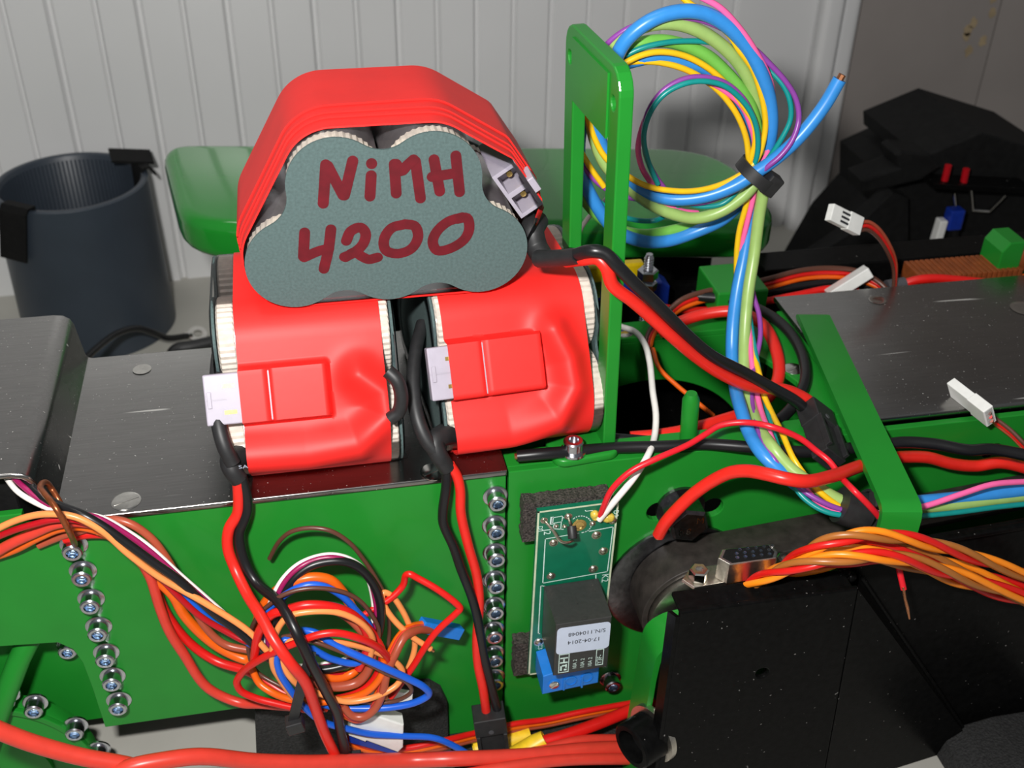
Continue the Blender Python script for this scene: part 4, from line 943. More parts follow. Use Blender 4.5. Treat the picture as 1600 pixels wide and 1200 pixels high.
# --- loom from the left edge over the copper hook down to the coil
wire('white_wire', 'white wire running from under the raised deck through the copper hook to the coil', 'white', .72, [(-6, 728, 14), (8, 744, 4), (30, 770, -2), (70, 792, -5), (105, 802, -7), (156, 808, -8), (195, 828, -8), (234, 855, -9), (280, 897, -11), (322, 934, -13), (360, 968, -14), (400, 1010, -16), (430, 1032, -18), (470, 1041, -19), (505, 1038, -19), (541, 1029, -18), (572, 1005, -16), (584, 965, -14), (582, 930, -12), (568, 890, -12), (545, 873, -12), (520, 867, -12), (495, 870, -12), (468, 881, -13), (445, 901, -14), (427, 931, -15), (414, 975, -16), (414, 1010, -17)], group=G1)
wire('magenta_wire', 'dark magenta wire running beside the white and black wires into the coil', 'magenta', .72, [(2, 728, 12), (15, 740, 4), (36, 760, -1), (62, 780, -4), (95, 797, -6), (150, 808, -8.4), (197, 834, -9), (234, 861, -10), (280, 902, -12), (322, 939, -14), (362, 974, -15), (402, 1015, -17), (432, 1037, -19), (470, 1045, -20), (505, 1042, -20), (545, 1032, -19), (577, 1005, -17), (588, 965, -15), (585, 930, -13), (571, 893, -13), (546, 877, -13), (520, 871, -13), (495, 874, -13), (470, 885, -14), (449, 904, -15), (432, 934, -16), (419, 978, -17), (419, 1010, -18)], group=G1)
wire('black_wire', 'black wire running from under the raised deck over the loom into the coil', 'black', 1.15, [(14, 720, 12), (28, 738, 5), (45, 757, 0), (62, 772, -3), (90, 789, -6), (128, 804, -9.6), (160, 822, -11), (200, 850, -12), (240, 879, -13), (280, 907, -14), (322, 946, -15), (380, 992, -17), (420, 1028, -20), (462, 1049, -21), (500, 1047, -21), (530, 1042, -21), (560, 1030, -20), (590, 995, -17), (595, 955, -15), (589, 925, -14), (576, 902, -13.5), (556, 884, -13.5), (534, 877, -13.5), (508, 878, -13.5), (482, 886, -14), (460, 903, -15), (446, 925, -16), (432, 960, -18), (424, 1000, -19)], group=G1)
wire('peach_wire', 'peach orange wire arching over the copper hook on top of the loom', 'peach', .85, [(-10, 829, -8), (20, 815, -8), (50, 806, -9), (80, 803, -10), (118, 808, -11), (160, 830, -12), (200, 865, -12.5), (250, 902, -13.5), (320, 942, -16), (388, 986, -19), (420, 1020, -21), (440, 1037, -23), (452, 1056, -24), (470, 1073, -24), (500, 1084, -24), (540, 1096, -24), (575, 1092, -24), (604, 1081, -24), (622, 1068, -23), (629, 1050, -22), (616, 1033, -21.5), (595, 1022, -21.5), (570, 1012, -22), (532, 1004, -23), (495, 1000, -23), (460, 1001, -23), (440, 1006, -22)], group=G1)
wire('red_wire', 'thin red wire under the peach wire at the start of the loom', 'deepred', .85, [(-10, 841, -7), (20, 829, -7.5), (50, 820, -8), (85, 812, -8.5), (120, 813, -9), (160, 828, -9), (205, 862, -9), (245, 897, -10), (282, 935, -11), (312, 962, -12), (350, 985, -13), (390, 1003, -15), (405, 985, -16), (430, 958, -17), (455, 948, -19), (480, 943, -20), (508, 945, -20), (535, 952, -19), (560, 975, -18), (572, 1000, -18), (570, 1030, -18), (545, 1052, -19), (510, 1052, -20)], group=G1)
wire('salmon_wire', 'thick salmon red wire low in the loom, passing under the coil', 'salmon', 1.35, [(-12, 866, -4), (20, 848, -4.5), (55, 832, -5), (90, 818, -6), (130, 816, -6.5), (170, 826, -6.5), (205, 855, -6), (232, 895, -6), (250, 950, -6), (265, 987, -6), (287, 1022, -6), (325, 1075, -7), (375, 1098, -9), (410, 1100, -12), (460, 1104, -16), (510, 1105, -20)], group=G1)
wire('orange_wire', 'thick orange wire in the loom curving into the bottom of the coil', 'orange', 1.35, [(-8, 868, -2), (25, 856, -2.5), (60, 838, -3.5), (95, 824, -4), (130, 822, -4.5), (170, 835, -4.5), (210, 868, -4.5), (245, 905, -5), (270, 930, -6), (287, 960, -6.5), (320, 995, -7), (352, 1017, -8), (390, 1031, -10), (402, 1010, -12), (405, 960, -13), (430, 925, -14), (462, 908, -15), (490, 902, -15), (515, 906, -15), (535, 925, -15), (555, 960, -16), (572, 1000, -17), (565, 1035, -18), (548, 1053, -19), (525, 1059, -20), (500, 1052, -20)], group=G1)
wire('terracotta_wire', 'brownish red wire along the outer edge of the loom bend', 'terracotta', 1.05, [(60, 852, -1.6), (95, 838, -2), (130, 828, -3), (165, 812, -4.5), (200, 817, -6), (235, 840, -7), (260, 872, -8), (282, 912, -8.5), (300, 945, -9), (325, 985, -9.5), (352, 1007, -10.5), (395, 1017, -12.5)], group=G1)
wire('red_wire', 'red wire swinging wide below the other loom wires', 'red', 1.25, [(100, 842, -1.6), (140, 834, -2), (180, 838, -2.5), (212, 866, -3), (238, 910, -3), (262, 962, -3.4), (298, 1006, -4), (338, 1033, -6), (388, 1049, -10), (420, 1068, -14), (450, 1085, -17), (490, 1094, -20), (540, 1090, -21), (580, 1068, -21), (598, 1030, -20), (585, 995, -19), (560, 968, -19)], group=G1)
wire('blue_wire', 'bright blue wire of the loom looping through the coil and away to the black plug', 'blue', .95, [(252, 890, -8), (292, 935, -9.6), (337, 976, -11), (382, 1001, -13.4), (402, 1010, -16), (408, 985, -17), (418, 955, -17), (434, 938, -17), (460, 921, -17), (482, 914, -17), (506, 916, -17), (535, 932, -17), (558, 956, -17), (578, 980, -17), (580, 1010, -19), (560, 1035, -21.5), (520, 1030, -22), (480, 1010, -22), (445, 1000, -22), (432, 1020, -23), (437, 1050, -24), (452, 1075, -24.5), (478, 1107, -24.5), (505, 1128, -24), (540, 1138, -23), (580, 1147, -22), (630, 1150, -21), (678, 1153, -21), (714, 1168, -21), (752, 1192, -21)], group=G1)
wire('blue_wire', 'bright blue wire making a wide loop to the right of the coil', 'blue', 1.0, [(455, 985, -20), (490, 988, -22), (525, 1009, -24), (560, 1025, -25.5), (600, 1043, -26), (637, 1060, -26), (663, 1074, -26), (670, 1085, -25.5), (650, 1097, -25), (612, 1105, -24), (575, 1107, -23), (535, 1106, -22), (500, 1100, -20)], group='wires of the coil')
wire('brown_wire', 'thin brown wire with a free end curling over the top of the coil', 'brown', .6, [(421, 873, -4), (437, 845, -6), (457, 830, -8), (485, 825, -9), (515, 829, -10), (545, 847, -10), (570, 877, -10), (588, 905, -10.5), (601, 930, -10.5), (607, 960, -10.5), (608, 992, -11), (604, 1020, -13), (590, 1050, -15)], group='wires of the coil')
wire('brown_wire', 'thin brown wire looping around the coil and along its lower right side', 'brown', .6, [(470, 1090, -19), (438, 1072, -17), (402, 1050, -14), (388, 1015, -14), (392, 985, -15), (405, 960, -16.5), (422, 944, -18), (440, 931, -18.5), (465, 922, -18.5), (495, 919, -18.5), (532, 924, -18.5), (560, 937, -18), (580, 960, -18), (592, 986, -18.5), (588, 1012, -20)], group='wires of the coil')
wire('brown_wire', 'brown wire running beside the wide blue loop below the coil', 'brown', .6, [(440, 995, -21), (465, 993, -22), (495, 1004, -24), (530, 1017, -25), (570, 1034, -25.6), (602, 1051, -25.6), (633, 1064, -25), (643, 1080, -24.6), (625, 1093, -24), (598, 1098, -23), (560, 1096, -22)], group='wires of the coil')
wire('red_wire', 'red wire of the coil turning back at the left below the black lead', 'red', 1.0, [(505, 1112, -21), (462, 1106, -20), (430, 1099, -19), (400, 1091, -18), (377, 1080, -17.5), (370, 1066, -17.5), (377, 1053, -18), (391, 1040, -20), (430, 1018, -24), (464, 1004, -25.5), (497, 992, -26), (525, 989, -26), (560, 997, -25.5), (585, 1008, -24), (603, 1024, -22), (612, 1045, -20)], group='wires of the coil')
wire('red_wire', 'glossy red wire arching across the middle of the coil', 'red', 1.2, [(397, 1035, -19), (404, 990, -20), (425, 960, -21), (450, 953, -22), (475, 946, -22.5), (505, 946, -22.5), (533, 952, -22), (558, 966, -21), (573, 990, -21), (572, 1020, -21), (560, 1045, -21)], group='wires of the coil')
wire('peach_wire', 'peach orange wire looping inside the coil', 'peach', .85, [(464, 1096, -22), (450, 1079, -22.5), (437, 1060, -23), (427, 1042, -23.4), (425, 1022, -23.4), (433, 985, -23.4), (448, 965, -23.4), (462, 959, -23.6), (495, 955, -23.6), (527, 957, -23.4), (557, 969, -23), (577, 987, -22.5), (583, 1004, -22), (578, 1028, -22)], group='wires of the coil')
wire('terracotta_wire', 'thick brownish red wire at the right inside of the coil', 'terracotta', 1.3, [(520, 950, -16), (545, 965, -18), (565, 985, -19.5), (580, 1010, -20), (578, 1040, -21), (560, 1065, -21.5), (530, 1073, -22), (500, 1070, -22), (470, 1058, -21)], group='wires of the coil')
wire('orange_wire', 'orange wire sweeping below the coil from left to right', 'orange', 1.0, [(392, 1040, -15), (404, 1066, -17), (422, 1080, -19), (447, 1091, -20), (485, 1098, -21), (520, 1095, -22), (556, 1088, -22.6), (578, 1077, -23), (597, 1053, -22.6), (600, 1030, -21.5)], group='wires of the coil')
# wires into the blue header
G3 = 'wires plugged into the blue connector'
bc_ = thing('blue_connector', 'flat blue connector strip lying against the green beam right of the coil', 'connector', P(690, 985, 'y', -12))
u_ = (P(727, 989, 'y', -8)-P(648, 974, 'y', -12)).normalized(); v_ = Vector((-u_.z*.98, .3, u_.x)).normalized(); n_ = u_.cross(v_).normalized(); v_ = n_.cross(u_)
cc_ = P(688, 982, 'y', -10)
obj('body', obox(BM(), cc_, u_, v_, n_, 14.2, 3.6, 3.2, .25), TBLUE, bc_)
for k in range(4): obj('window', obox(BM(), cc_-u_*(6-k*1.7)+v_*.7+n_*1.62, u_, v_, n_, 1.2, 1.6, .12), TBLUE, bc_)
for k, (nm, col, lab, dy) in enumerate((('orange_wire', 'orange', 'orange wire bent up into the blue connector', 0), ('red_wire', 'salmon', 'salmon red wire bent up into the blue connector', .9), ('terracotta_wire', 'terracotta', 'brownish red wire bent up into the blue connector', 1.8))):
    d = k*7
    wire(nm, lab, col, 1.15, [(520+d, 1098+d*.3, -21-dy), (538+d, 1116+d*.2, -22-dy), (560+d*.6, 1124-d*.3, -22.5-dy), (577+d*.5, 1112-d*.2, -22.5-dy), (590+d*.5, 1085, -22-dy), (597+d*.5, 1055, -21-dy), (610+d*.6, 1020, -19-dy), (624+d*.6, 995, -17-dy*.6), (640+d*.9, 981+d*.25, -14-dy*.4), (660+d*.9, 976+d*.6, -11.5-dy*.2)], group=G3)
wire('peach_wire', 'peach orange wire with a cut end folded into a narrow loop by the blue connector', 'peach', .85, [(600, 1092, -19), (632, 1055, -17), (646, 1022, -15), (648, 1003, -14), (640, 978, -13), (627, 951, -12), (612, 931, -11.5), (600, 926, -11.5), (597, 932, -12), (601, 947, -13), (615, 968, -14.5), (640, 992, -16), (673, 1014, -17)], tip=1.2, group=G3)
wire('red_wire', 'red wire kinked into an angular loop around the blue connector', 'red', .95, [(560, 966, -15), (590, 948, -13), (615, 931, -12), (630, 914, -11), (634, 899, -11), (640, 897, -11.5), (652, 903, -12), (682, 920, -14), (714, 944, -16), (719, 951, -16.4), (714, 957, -16.6), (682, 987, -17), (665, 1010, -17.6), (645, 1042, -18.4), (632, 1060, -19), (610, 1090, -20)], seg=5, group=G3)
# tie round the coil and white label tab
ct = thing('cable_tie', 'black cable tie with square head hanging from the central coil', 'cable tie', P(465, 1090, 'y', -26))
tp_ = crom(pxpath([(486, 1018, -26.5), (482, 1035, -28), (473, 1064, -28.5), (464, 1100, -28), (456, 1132, -27)]), 6)
bm = BM(); rows = []
for i, p in enumerate(tp_):
    t = (tp_[min(i+1, len(tp_)-1)]-tp_[max(0, i-1)]).normalized(); s_ = t.cross(Y3).normalized(); nn = s_.cross(t)
    rows.append([bm.verts.new(p+s_*a+nn*b) for a, b in ((-1.3, -.4), (1.3, -.4), (1.3, .4), (-1.3, .4))])
for A_, B_ in zip(rows, rows[1:]):
    for k in range(4): bm.faces.new((A_[k], A_[(k+1) % 4], B_[(k+1) % 4], B_[k]))
bm.faces.new(rows[0]); bm.faces.new(rows[-1]); obj('strap', bm, BLACKR, ct)
obj('head', obox(BM(), P(461, 1131, 'y', -27.4), Vector((.97, 0, .2)).normalized(), Y3, Vector((-.2, 0, .97)).normalized(), 4.6, 4.2, 3.8, .4), BLACKR, ct)
wl = thing('white_connector', 'white plastic connector lying under the central wire coil', 'connector', P(590, 1150, 'y', -18))
obj('body', prism(BM(), [(p.x, p.z) for p in (P(a, b, 'y', -21) for a, b in ((548, 1130), (586, 1118), (631, 1133), (630, 1168), (622, 1176), (573, 1158), (571, 1160), (545, 1150)))], 'y', -21, -16.5, .4), WHITEP, wl)
obj('base', prism(BM(), [(p.x, p.z) for p in (P(a, b, 'y', -20) for a, b in ((546, 1150), (572, 1160), (574, 1158), (622, 1176), (620, 1180), (546, 1160)))], 'y', -20, -17), DBLUE, wl)
wl2 = obj('white_tab', prism(BM(), [(p.x, p.z) for p in (P(a, b, 'y', -14) for a, b in ((566, 1082), (600, 1078), (645, 1085), (644, 1098), (600, 1100)))], 'y', -14, -12.5, .2), WHITEP); tag(wl2, 'white tab tucked behind the lower right of the coil', 'tab')
# copper hook
wire('copper_hook', 'bent enamelled copper wire hook holding the loom to the top left bolt', COPPERD, .75, [(117, 852, -4.4), (112, 838, -12), (100, 815, -15), (86, 792, -14), (70, 772, -9), (63, 762, -5), (66, 755, -2), (72, 754, 0), (80, 763, 1.5), (92, 782, -.8), (104, 806, -1.2), (122, 842, -1.2)], cat='hook')

# sponge under the beam
sp = obj('black_sponge', prism(BM(), [(p.x, p.z) for p in (P(a, b, 'y', -3) for a, b in ((398, 1112), (560, 1092), (640, 1073), (672, 1072), (690, 1082), (700, 1102)))]+[(-17.9, ZB+.1), (-77, ZB+.1)], 'y', -3, 60, .6), SPONGE); tag(sp, 'black sponge block supporting the green beam', 'sponge')
sp2 = obj('black_sponge', prism(BM(), [(132, ZB+.1), (134, -99), (140, -96), (150, -94), (170, -94), (172, ZB+.1)], 'y', -62, -31, .6), SPONGE); tag(sp2, 'black sponge block on the bench beside the black fender', 'sponge')

mt_ = obj('black_mat', box(BM(), (-17.4, -34, ZB+.1), (62, 66, ZB+1.8), .4), SPONGE); tag(mt_, 'thin black mat on the bench under the red cables and the frame', 'mat')
# --- red cables along the bottom
G4 = 'red cables along the bottom'
wire('red_cable', 'thick red cable crossing under the round flange', 'salmon', 2.2, [(-30, 1128, -34), (0, 1142, -34), (50, 1161, -34), (125, 1182, -34), (205, 1197, -34), (260, 1215, -34), (320, 1240, -34)], group=G4)
wire('red_cable', 'thick red cable running under the coil to the black plug', 'salmon', 2.2, [(140, 1230, -36), (200, 1200, -36), (250, 1189, -35), (312, 1182, -33), (400, 1190, -30), (480, 1192, -28), (560, 1190, -26), (640, 1188, -24), (700, 1186, -26), (760, 1184, -26), (830, 1180, -25), (905, 1172, -23), (967, 1169, -21), (1030, 1168, -19)], group=G4)
wire('red_cable', 'red cable lowest of the bundle entering behind the black bushing', 'salmon', 1.7, [(700, 1215, -30), (805, 1197, -29), (880, 1188, -27), (965, 1186, -25), (1030, 1187, -23)], group=G4)
wire('red_cable', 'red cable with a yellow crimp running up to the curved bracket', 'red', 1.9, [(846, 1160, -17), (880, 1150, -16), (920, 1136, -14), (977, 1113, -10), (1020, 1095, -7)], group=G4)
wire('red_cable', 'red cable passing just under the crimped cable', 'salmon', 1.5, [(780, 1190, -22), (852, 1170, -20), (905, 1157, -18), (970, 1155, -16), (1030, 1156, -14)], group=G4)
for k, (a, b, y, lab) in enumerate((((804, 1183), (852, 1155), -17, 'yellow crimp sleeve pushed over the red cable end'), ((740, 1172), (828, 1150), -9, 'yellow crimp sleeve behind the black plug'))):
    A_, B_ = P(*a, 'y', y-1), P(*b, 'y', y)
    o = obj('crimp_sleeve', lathe(BM(), [(2.2, 0), (3.0, 0), (3.2, .4), (3.2, (B_-A_).length*.7), (2.7, (B_-A_).length), (1.9, (B_-A_).length), (2.2, 0)], A_, (B_-A_), 24), YELLOW, smooth=True); tag(o, lab, 'crimp')
for k, (nm, col, lab) in enumerate((('red_wire', 'red', 'red wire of the flat trio under the white connector'), ('orange_wire', 'orange', 'orange wire of the flat trio under the white connector'), ('brown_wire', 'terracotta', 'brown wire of the flat trio under the white connector'))):
    d = k*6
    wire(nm, lab, col, .95, [(535, 1150+d, -17), (575, 1166+d, -17), (625, 1170+d*.9, -16), (680, 1160+d*.9, -15), (740, 1146+d*.8, -10), (805, 1131+d*.8, -8), (855, 1124+d*.7, -6), (905, 1113+d*.7, -5), (977, 1100+d*.6, -3.2), (1010, 1094+d*.6, -2.2)], group='flat wire trio')

# --- coil of coloured wires at the upper right
G5 = 'wires of the hanging coloured coil'
DROP = lambda pts, o=0.: [(a, b, v-o) for a, b, v in pts]
wire('blue_wire', 'thick sky blue wire, outermost of the hanging coil, bare copper end pointing up', 'skyblue', 1.9, [(1312, 124, 41), (1288, 165, 41), (1250, 213, 41), (1212, 248, 41), (1180, 270, 41), (1148, 290, 42), (1100, 307, 44), (1050, 311, 47), (1012, 301, 49), (985, 285, 50), (950, 250, 51), (935, 205, 51), (938, 160, 49), (955, 110, 47), (976, 66, 45), (1010, 36, 44), (1050, 20, 44), (1092, 19, 44), (1130, 36, 44), (1165, 71, 44), (1190, 116, 44), (1203, 160, 44.5), (1205, 200, 45), (1198, 238, 46.5), (1182, 272, 48), (1160, 312, 51), (1130, 342, 54), (1085, 363, 56), (1040, 377, 56), (1000, 376, 55), (960, 358, 54), (930, 318, 54), (908, 268, 55), (905, 215, 55), (925, 150, 54), (965, 105, 52), (1005, 91, 50), (1040, 88, 50), (1076, 98, 50), (1106, 109, 50), (1135, 130, 50), (1165, 170, 49), (1182, 215, 48.5), (1186, 258, 48.5), (1180, 305, 48.5), (1172, 350, 48), (1162, 405, 45), (1152, 455, 41), (1145, 510, 35), (1144, 560, 29), (1149, 605, 18), (1156, 634, 8), (1170, 675, -2), (1191, 709, -11), (1215, 732, -15), (1237, 751, -17), (1262, 767, -18), (1300, 781, -19.4), (1340, 790, -21.5), (1390, 788, -23), (1440, 784, -24), (1500, 778, -23), (1610, 764, -22)], head=1.4, group=G5)
wire('lime_wire', 'thick lime green wire arching just inside the blue one', 'lime', 1.75, [(1180, 288, 52), (1165, 312, 55), (1130, 340, 57), (1100, 351, 58), (1062, 358, 58), (1032, 364, 58), (1002, 367, 57), (970, 360, 57), (940, 341, 57), (915, 314, 57), (902, 292, 57), (896, 265, 57), (905, 200, 57), (925, 140, 54), (968, 82, 51), (1000, 68, 50), (1037, 64, 50), (1075, 73, 50), (1106, 88, 49), (1131, 110, 48), (1153, 135, 47), (1172, 164, 46.5), (1182, 200, 46), (1186, 240, 46)], group=G5)
wire('lime_wire', 'thick lime green wire looping lowest in the coil and hanging down to the strap', 'olive', 1.75, [(1182, 235, 50), (1190, 205, 49), (1185, 172, 48), (1175, 135, 47), (1156, 101, 46.5), (1131, 74, 46), (1100, 52, 46), (1062, 38, 46), (1025, 37, 46), (990, 48, 47), (958, 74, 49), (928, 130, 52), (922, 160, 52), (925, 200, 52), (945, 255, 51), (981, 291, 50), (1012, 316, 49), (1050, 334, 48), (1087, 341, 47), (1125, 331, 46), (1162, 306, 45), (1186, 282, 45), (1192, 296, 45.5), (1186, 337, 45), (1178, 400, 42), (1170, 450, 38), (1165, 500, 34), (1163, 550, 28), (1164, 590, 21), (1172, 630, 12.4), (1185, 666, 1.0), (1206, 698, -10.5), (1232, 729, -15.4), (1260, 751, -19.1), (1290, 770, -22.3), (1325, 787, -25), (1365, 796, -26), (1400, 794, -26), (1440, 793, -25), (1500, 788, -24), (1560, 780, -23), (1620, 772, -22)], group=G5)
wire('yellow_wire', 'yellow wire sweeping around the hanging coil and across to the strap', 'yellow', .85, [(1066, -4, 50), (1081, 8, 49), (1100, 18, 48), (1140, 55, 46), (1155, 78, 44.6), (1176, 108, 44.4), (1188, 142, 44.2), (1195, 176, 44), (1195, 208, 43.8), (1182, 250, 43.4), (1160, 271, 43), (1125, 289, 43), (1087, 298, 43), (1050, 298, 43.6), (1012, 291, 44.6), (984, 277, 46), (945, 245, 49), (922, 195, 50), (916, 158, 49), (938, 120, 48), (972, 101, 47), (1000, 87, 47), (1031, 81, 47), (1069, 87, 47), (1106, 106, 46.5), (1137, 134, 46), (1162, 166, 45.2), (1176, 190, 44.8), (1180, 222, 44.6), (1170, 262, 45), (1168, 310, 47), (1155, 362, 47), (1151, 400, 46), (1152, 440, 44), (1162, 485, 37), (1172, 525, 31), (1178, 555, 26), (1187, 587, 19), (1192, 613, 14), (1206, 645, 6.4), (1223, 679, -5.6), (1240, 717, -13.9), (1261, 747, -18.4), (1277, 765, -22.4), (1302, 785, -25), (1330, 800, -27), (1365, 804, -27.5), (1400, 804, -27), (1440, 802, -26), (1500, 797, -25), (1580, 790, -24)], group=G5)
wire('yellow_wire', 'yellow wire with an inner turn at the right of the hanging coil', 'yellow', .85, [(944, 292, 52), (920, 258, 53), (902, 220, 53), (906, 170, 52), (945, 108, 50), (1010, 96, 49), (1070, 108, 48), (1116, 136, 47), (1141, 163, 46), (1156, 188, 45.4), (1166, 217, 45), (1170, 250, 45)], group=G5)
wire('pink_wire', 'pink wire rising over the coil top and hanging down to the strap', 'pink', .82, [(1092, -6, 45), (1125, 12, 44), (1153, 41, 43.4), (1178, 76, 43), (1203, 125, 45), (1209, 170, 46), (1206, 205, 46), (1198, 240, 45), (1180, 275, 45.6), (1177, 307, 46.6), (1167, 350, 46.6), (1160, 382, 46.2), (1157, 412, 45), (1163, 460, 40), (1170, 510, 33), (1174, 560, 25), (1180, 602, 17), (1189, 641, 7.8), (1202, 675, -4.2), (1219, 713, -13.4), (1238, 741, -17.0), (1257, 762, -20.5), (1277, 783, -24), (1306, 797, -27), (1340, 803, -28), (1390, 798, -27.6), (1440, 792, -27.6), (1502, 772, -27), (1550, 757, -26), (1610, 752, -25)], group=G5)
wire('pink_wire', 'pink wire curling through the inner loop of the hanging coil', 'pink', .82, [(1090, 333, 50), (1062, 329, 49), (1038, 317, 48.6), (1016, 284, 48), (1003, 262, 47.6), (997, 232, 47.4), (1005, 195, 47.2), (1016, 172, 47.2), (1037, 142, 47), (1069, 124, 47), (1100, 125, 46.6), (1142, 149, 46), (1162, 170, 45.6), (1173, 196, 45.2), (1179, 222, 45), (1174, 256, 45)], group=G5)
wire('purple_wire', 'purple wire bulging out to the right of the cable tie', 'purple', .76, [(930, 95, 50), (944, 74, 49), (962, 57, 48), (987, 42, 47), (1037, 30, 45.8), (1069, 28, 45.6), (1100, 33, 45.4), (1135, 48, 45), (1178, 76, 44.6), (1203, 100, 44), (1228, 128, 43), (1244, 156, 42), (1248, 187, 41), (1238, 219, 39.4), (1219, 244, 38.8), (1200, 260, 39.4), (1180, 277, 41), (1162, 290, 43), (1131, 306, 44), (1094, 317, 45), (1050, 316, 47), (1000, 312, 50), (950, 297, 52), (912, 262, 54), (898, 230, 54)], group=G5)
wire('purple_wire', 'purple wire of the small inner loop, hanging down behind the green one', 'purple', .76, [(1037, 293, 45.4), (1024, 275, 45.4), (1010, 245, 45.4), (1006, 205, 45.4), (1014, 172, 45.4), (1036, 142, 45.2), (1069, 123.5, 45), (1100, 120.5, 44.6), (1132, 129, 44.4), (1158, 150, 44.2), (1174, 176, 44), (1186, 215, 44.6), (1188, 255, 47), (1180, 300, 49), (1174, 350, 50), (1170, 410, 47), (1177, 460, 40), (1186, 492, 35), (1188, 525, 30), (1181, 562, 25), (1175, 590, 19), (1174, 613, 15), (1179, 651, 4.8), (1189, 683, -6.0), (1207, 714, -13.3), (1229, 743, -17.2), (1257, 768, -22.3), (1290, 787, -26), (1325, 800, -28)], group=G5)
wire('teal_wire', 'teal wire of the small inner loop in the hanging coil', 'teal', .76, [(1028, 288, 44), (1012, 250, 44), (1006, 212, 44), (1016, 176, 44), (1037, 148, 43.8), (1069, 131, 43.6), (1100, 127, 43.4), (1131, 134, 43), (1156, 153, 42.8), (1175, 179, 42.6), (1184, 212, 42.6), (1181, 250, 43), (1160, 288, 44.2), (1131, 317, 45), (1100, 323, 46), (1066, 319, 48), (1025, 344, 54), (981, 341, 55), (940, 318, 55), (918, 296, 55), (900, 260, 55), (903, 200, 54), (935, 115, 51), (969, 92, 49), (1000, 76, 48), (1037, 67, 47.6), (1075, 64, 47.6), (1109, 66, 47.4), (1153, 77, 48.4), (1190, 100, 48), (1222, 131, 45), (1234, 157, 43.4), (1235, 187, 42.6), (1218, 222, 42.4), (1190, 262, 44)], group=G5)
wire('teal_wire', 'teal wire hanging straight down behind the purple one to the strap', 'teal', .76, [(1176, 290, 48), (1172, 360, 49), (1168, 430, 45), (1171, 487, 37), (1176, 525, 31), (1185, 575, 22), (1195, 625, 13), (1206, 668, -0.3), (1224, 720, -13.6), (1247, 768, -21.3), (1270, 789, -25), (1295, 801, -27.6), (1327, 806, -29), (1380, 807, -29), (1440, 806, -28), (1500, 800, -27), (1560, 792, -26), (1620, 786, -25)], group=G5)
# cable tie and sleeve
tie = thing('cable_tie', 'black cable tie cinching the coloured coil where the wires cross', 'cable tie', P(1185, 275, 'y', 45))
ca, cb = P(1160, 257, 'y', 44), P(1208, 288, 'y', 44)
mid_ = (ca+cb)/2; ua = (cb-ca).normalized(); axn = Vector((.55, -.1, .82)); axn = (axn-ua*axn.dot(ua)).normalized(); nb_ = ua.cross(axn)
bm = BM(); rows = []
ra, rb = (cb-ca).length/2, 5.6
for k in range(32):
    t = 2*math.pi*k/32; rad = ua*(ra*math.cos(t))+nb_*(rb*math.sin(t)); o_ = (ua*(math.cos(t)/ra)+nb_*(math.sin(t)/rb)).normalized()
    rows.append([bm.verts.new(mid_+rad+axn*a+o_*b) for a, b in ((-1.7, 0), (1.7, 0), (1.7, .8), (-1.7, .8))])
for A_, B_ in zip(rows, rows[1:]+rows[:1]):
    for k in range(4): bm.faces.new((A_[k], A_[(k+1) % 4], B_[(k+1) % 4], B_[k]))
obj('strap', bm, BLACKR, tie, smooth=True, angle=50)
obj('head', obox(BM(), P(1203, 287, 'y', 40), ua, axn, nb_, 4.6, 6.0, 4.4, .5), BLACKR, tie)
o = obj('sleeve', tube(BM(), crom(pxpath([(1312, 788, -25.6), (1330, 795, -26.4), (1352, 799, -26.8)]), 5), 5.0, 18), BLACKR, smooth=True); tag(o, 'short black sleeve around the coloured wires under the strap bracket', 'sleeve')
tie2 = thing('cable_tie', 'black cable tie around the coloured wires beside the short sleeve', 'cable tie', P(1362, 795, 'y', -26))
pa, pb_ = P(1354, 797, 'y', -26.8), P(1362, 798.5, 'y', -26.8); dd_ = (pb_-pa).normalized()
obj('strap', lathe(BM(), [(5.0, 0), (5.7, 0), (5.7, 2.4), (5.0, 2.4), (5.0, 0)], pa, dd_, 28), BLACKR, tie2, smooth=True)
obj('head', obox(BM(), pa+dd_*1.2+Vector((0, -2.4, 5.6)), dd_, dd_.orthogonal().normalized(), dd_.cross(dd_.orthogonal()).normalized(), 4, 4.2, 3.4, .4), BLACKR, tie2)

# --- wires on the right frame
wire('white_wire', 'thin white wire bending down from the frame to the circuit board', 'white', .95, [(962, 507, 62), (972, 511, 60), (990, 517, 56), (1007, 537, 46), (1015, 565, 36), (1020, 612, 22), (1025, 650, 13), (1022, 685, 5), (1012, 712, -2), (990, 747, -6), (962, 781, -8), (936, 812, -7)])
wire('red_wire', 'thin pinkish red wire soldered to the board, its tinned end dangling over the fender', mat('insulation_rosered', srgb(222, 30, 44), .34, 0, .05, 300), .85, [(938, 806, -7), (944, 790, -8), (956, 765, -9), (985, 737, -9), (1025, 717, -8.5), (1075, 695, -6), (1100, 680, -4), (1125, 665, -2.5), (1162, 660, -4), (1206, 667, -9), (1250, 685, -11), (1275, 704, -13), (1296, 721, -16), (1313, 744, -21), (1335, 767, -29), (1356, 788, -31), (1378, 814, -31.5), (1395, 850, -32), (1404, 886, -35), (1412, 921, -38)])
tipo = tag(obj('tinned_end', tube(BM(), pxpath([(1411, 917, -38), (1414, 935, -39.2), (1418, 950, -40), (1421, 967, -41)]), [.45, .4, .45, .25], 8), COPPER, None, smooth=True), 'bare twisted copper strands hanging from the dangling red wire', 'wire end')
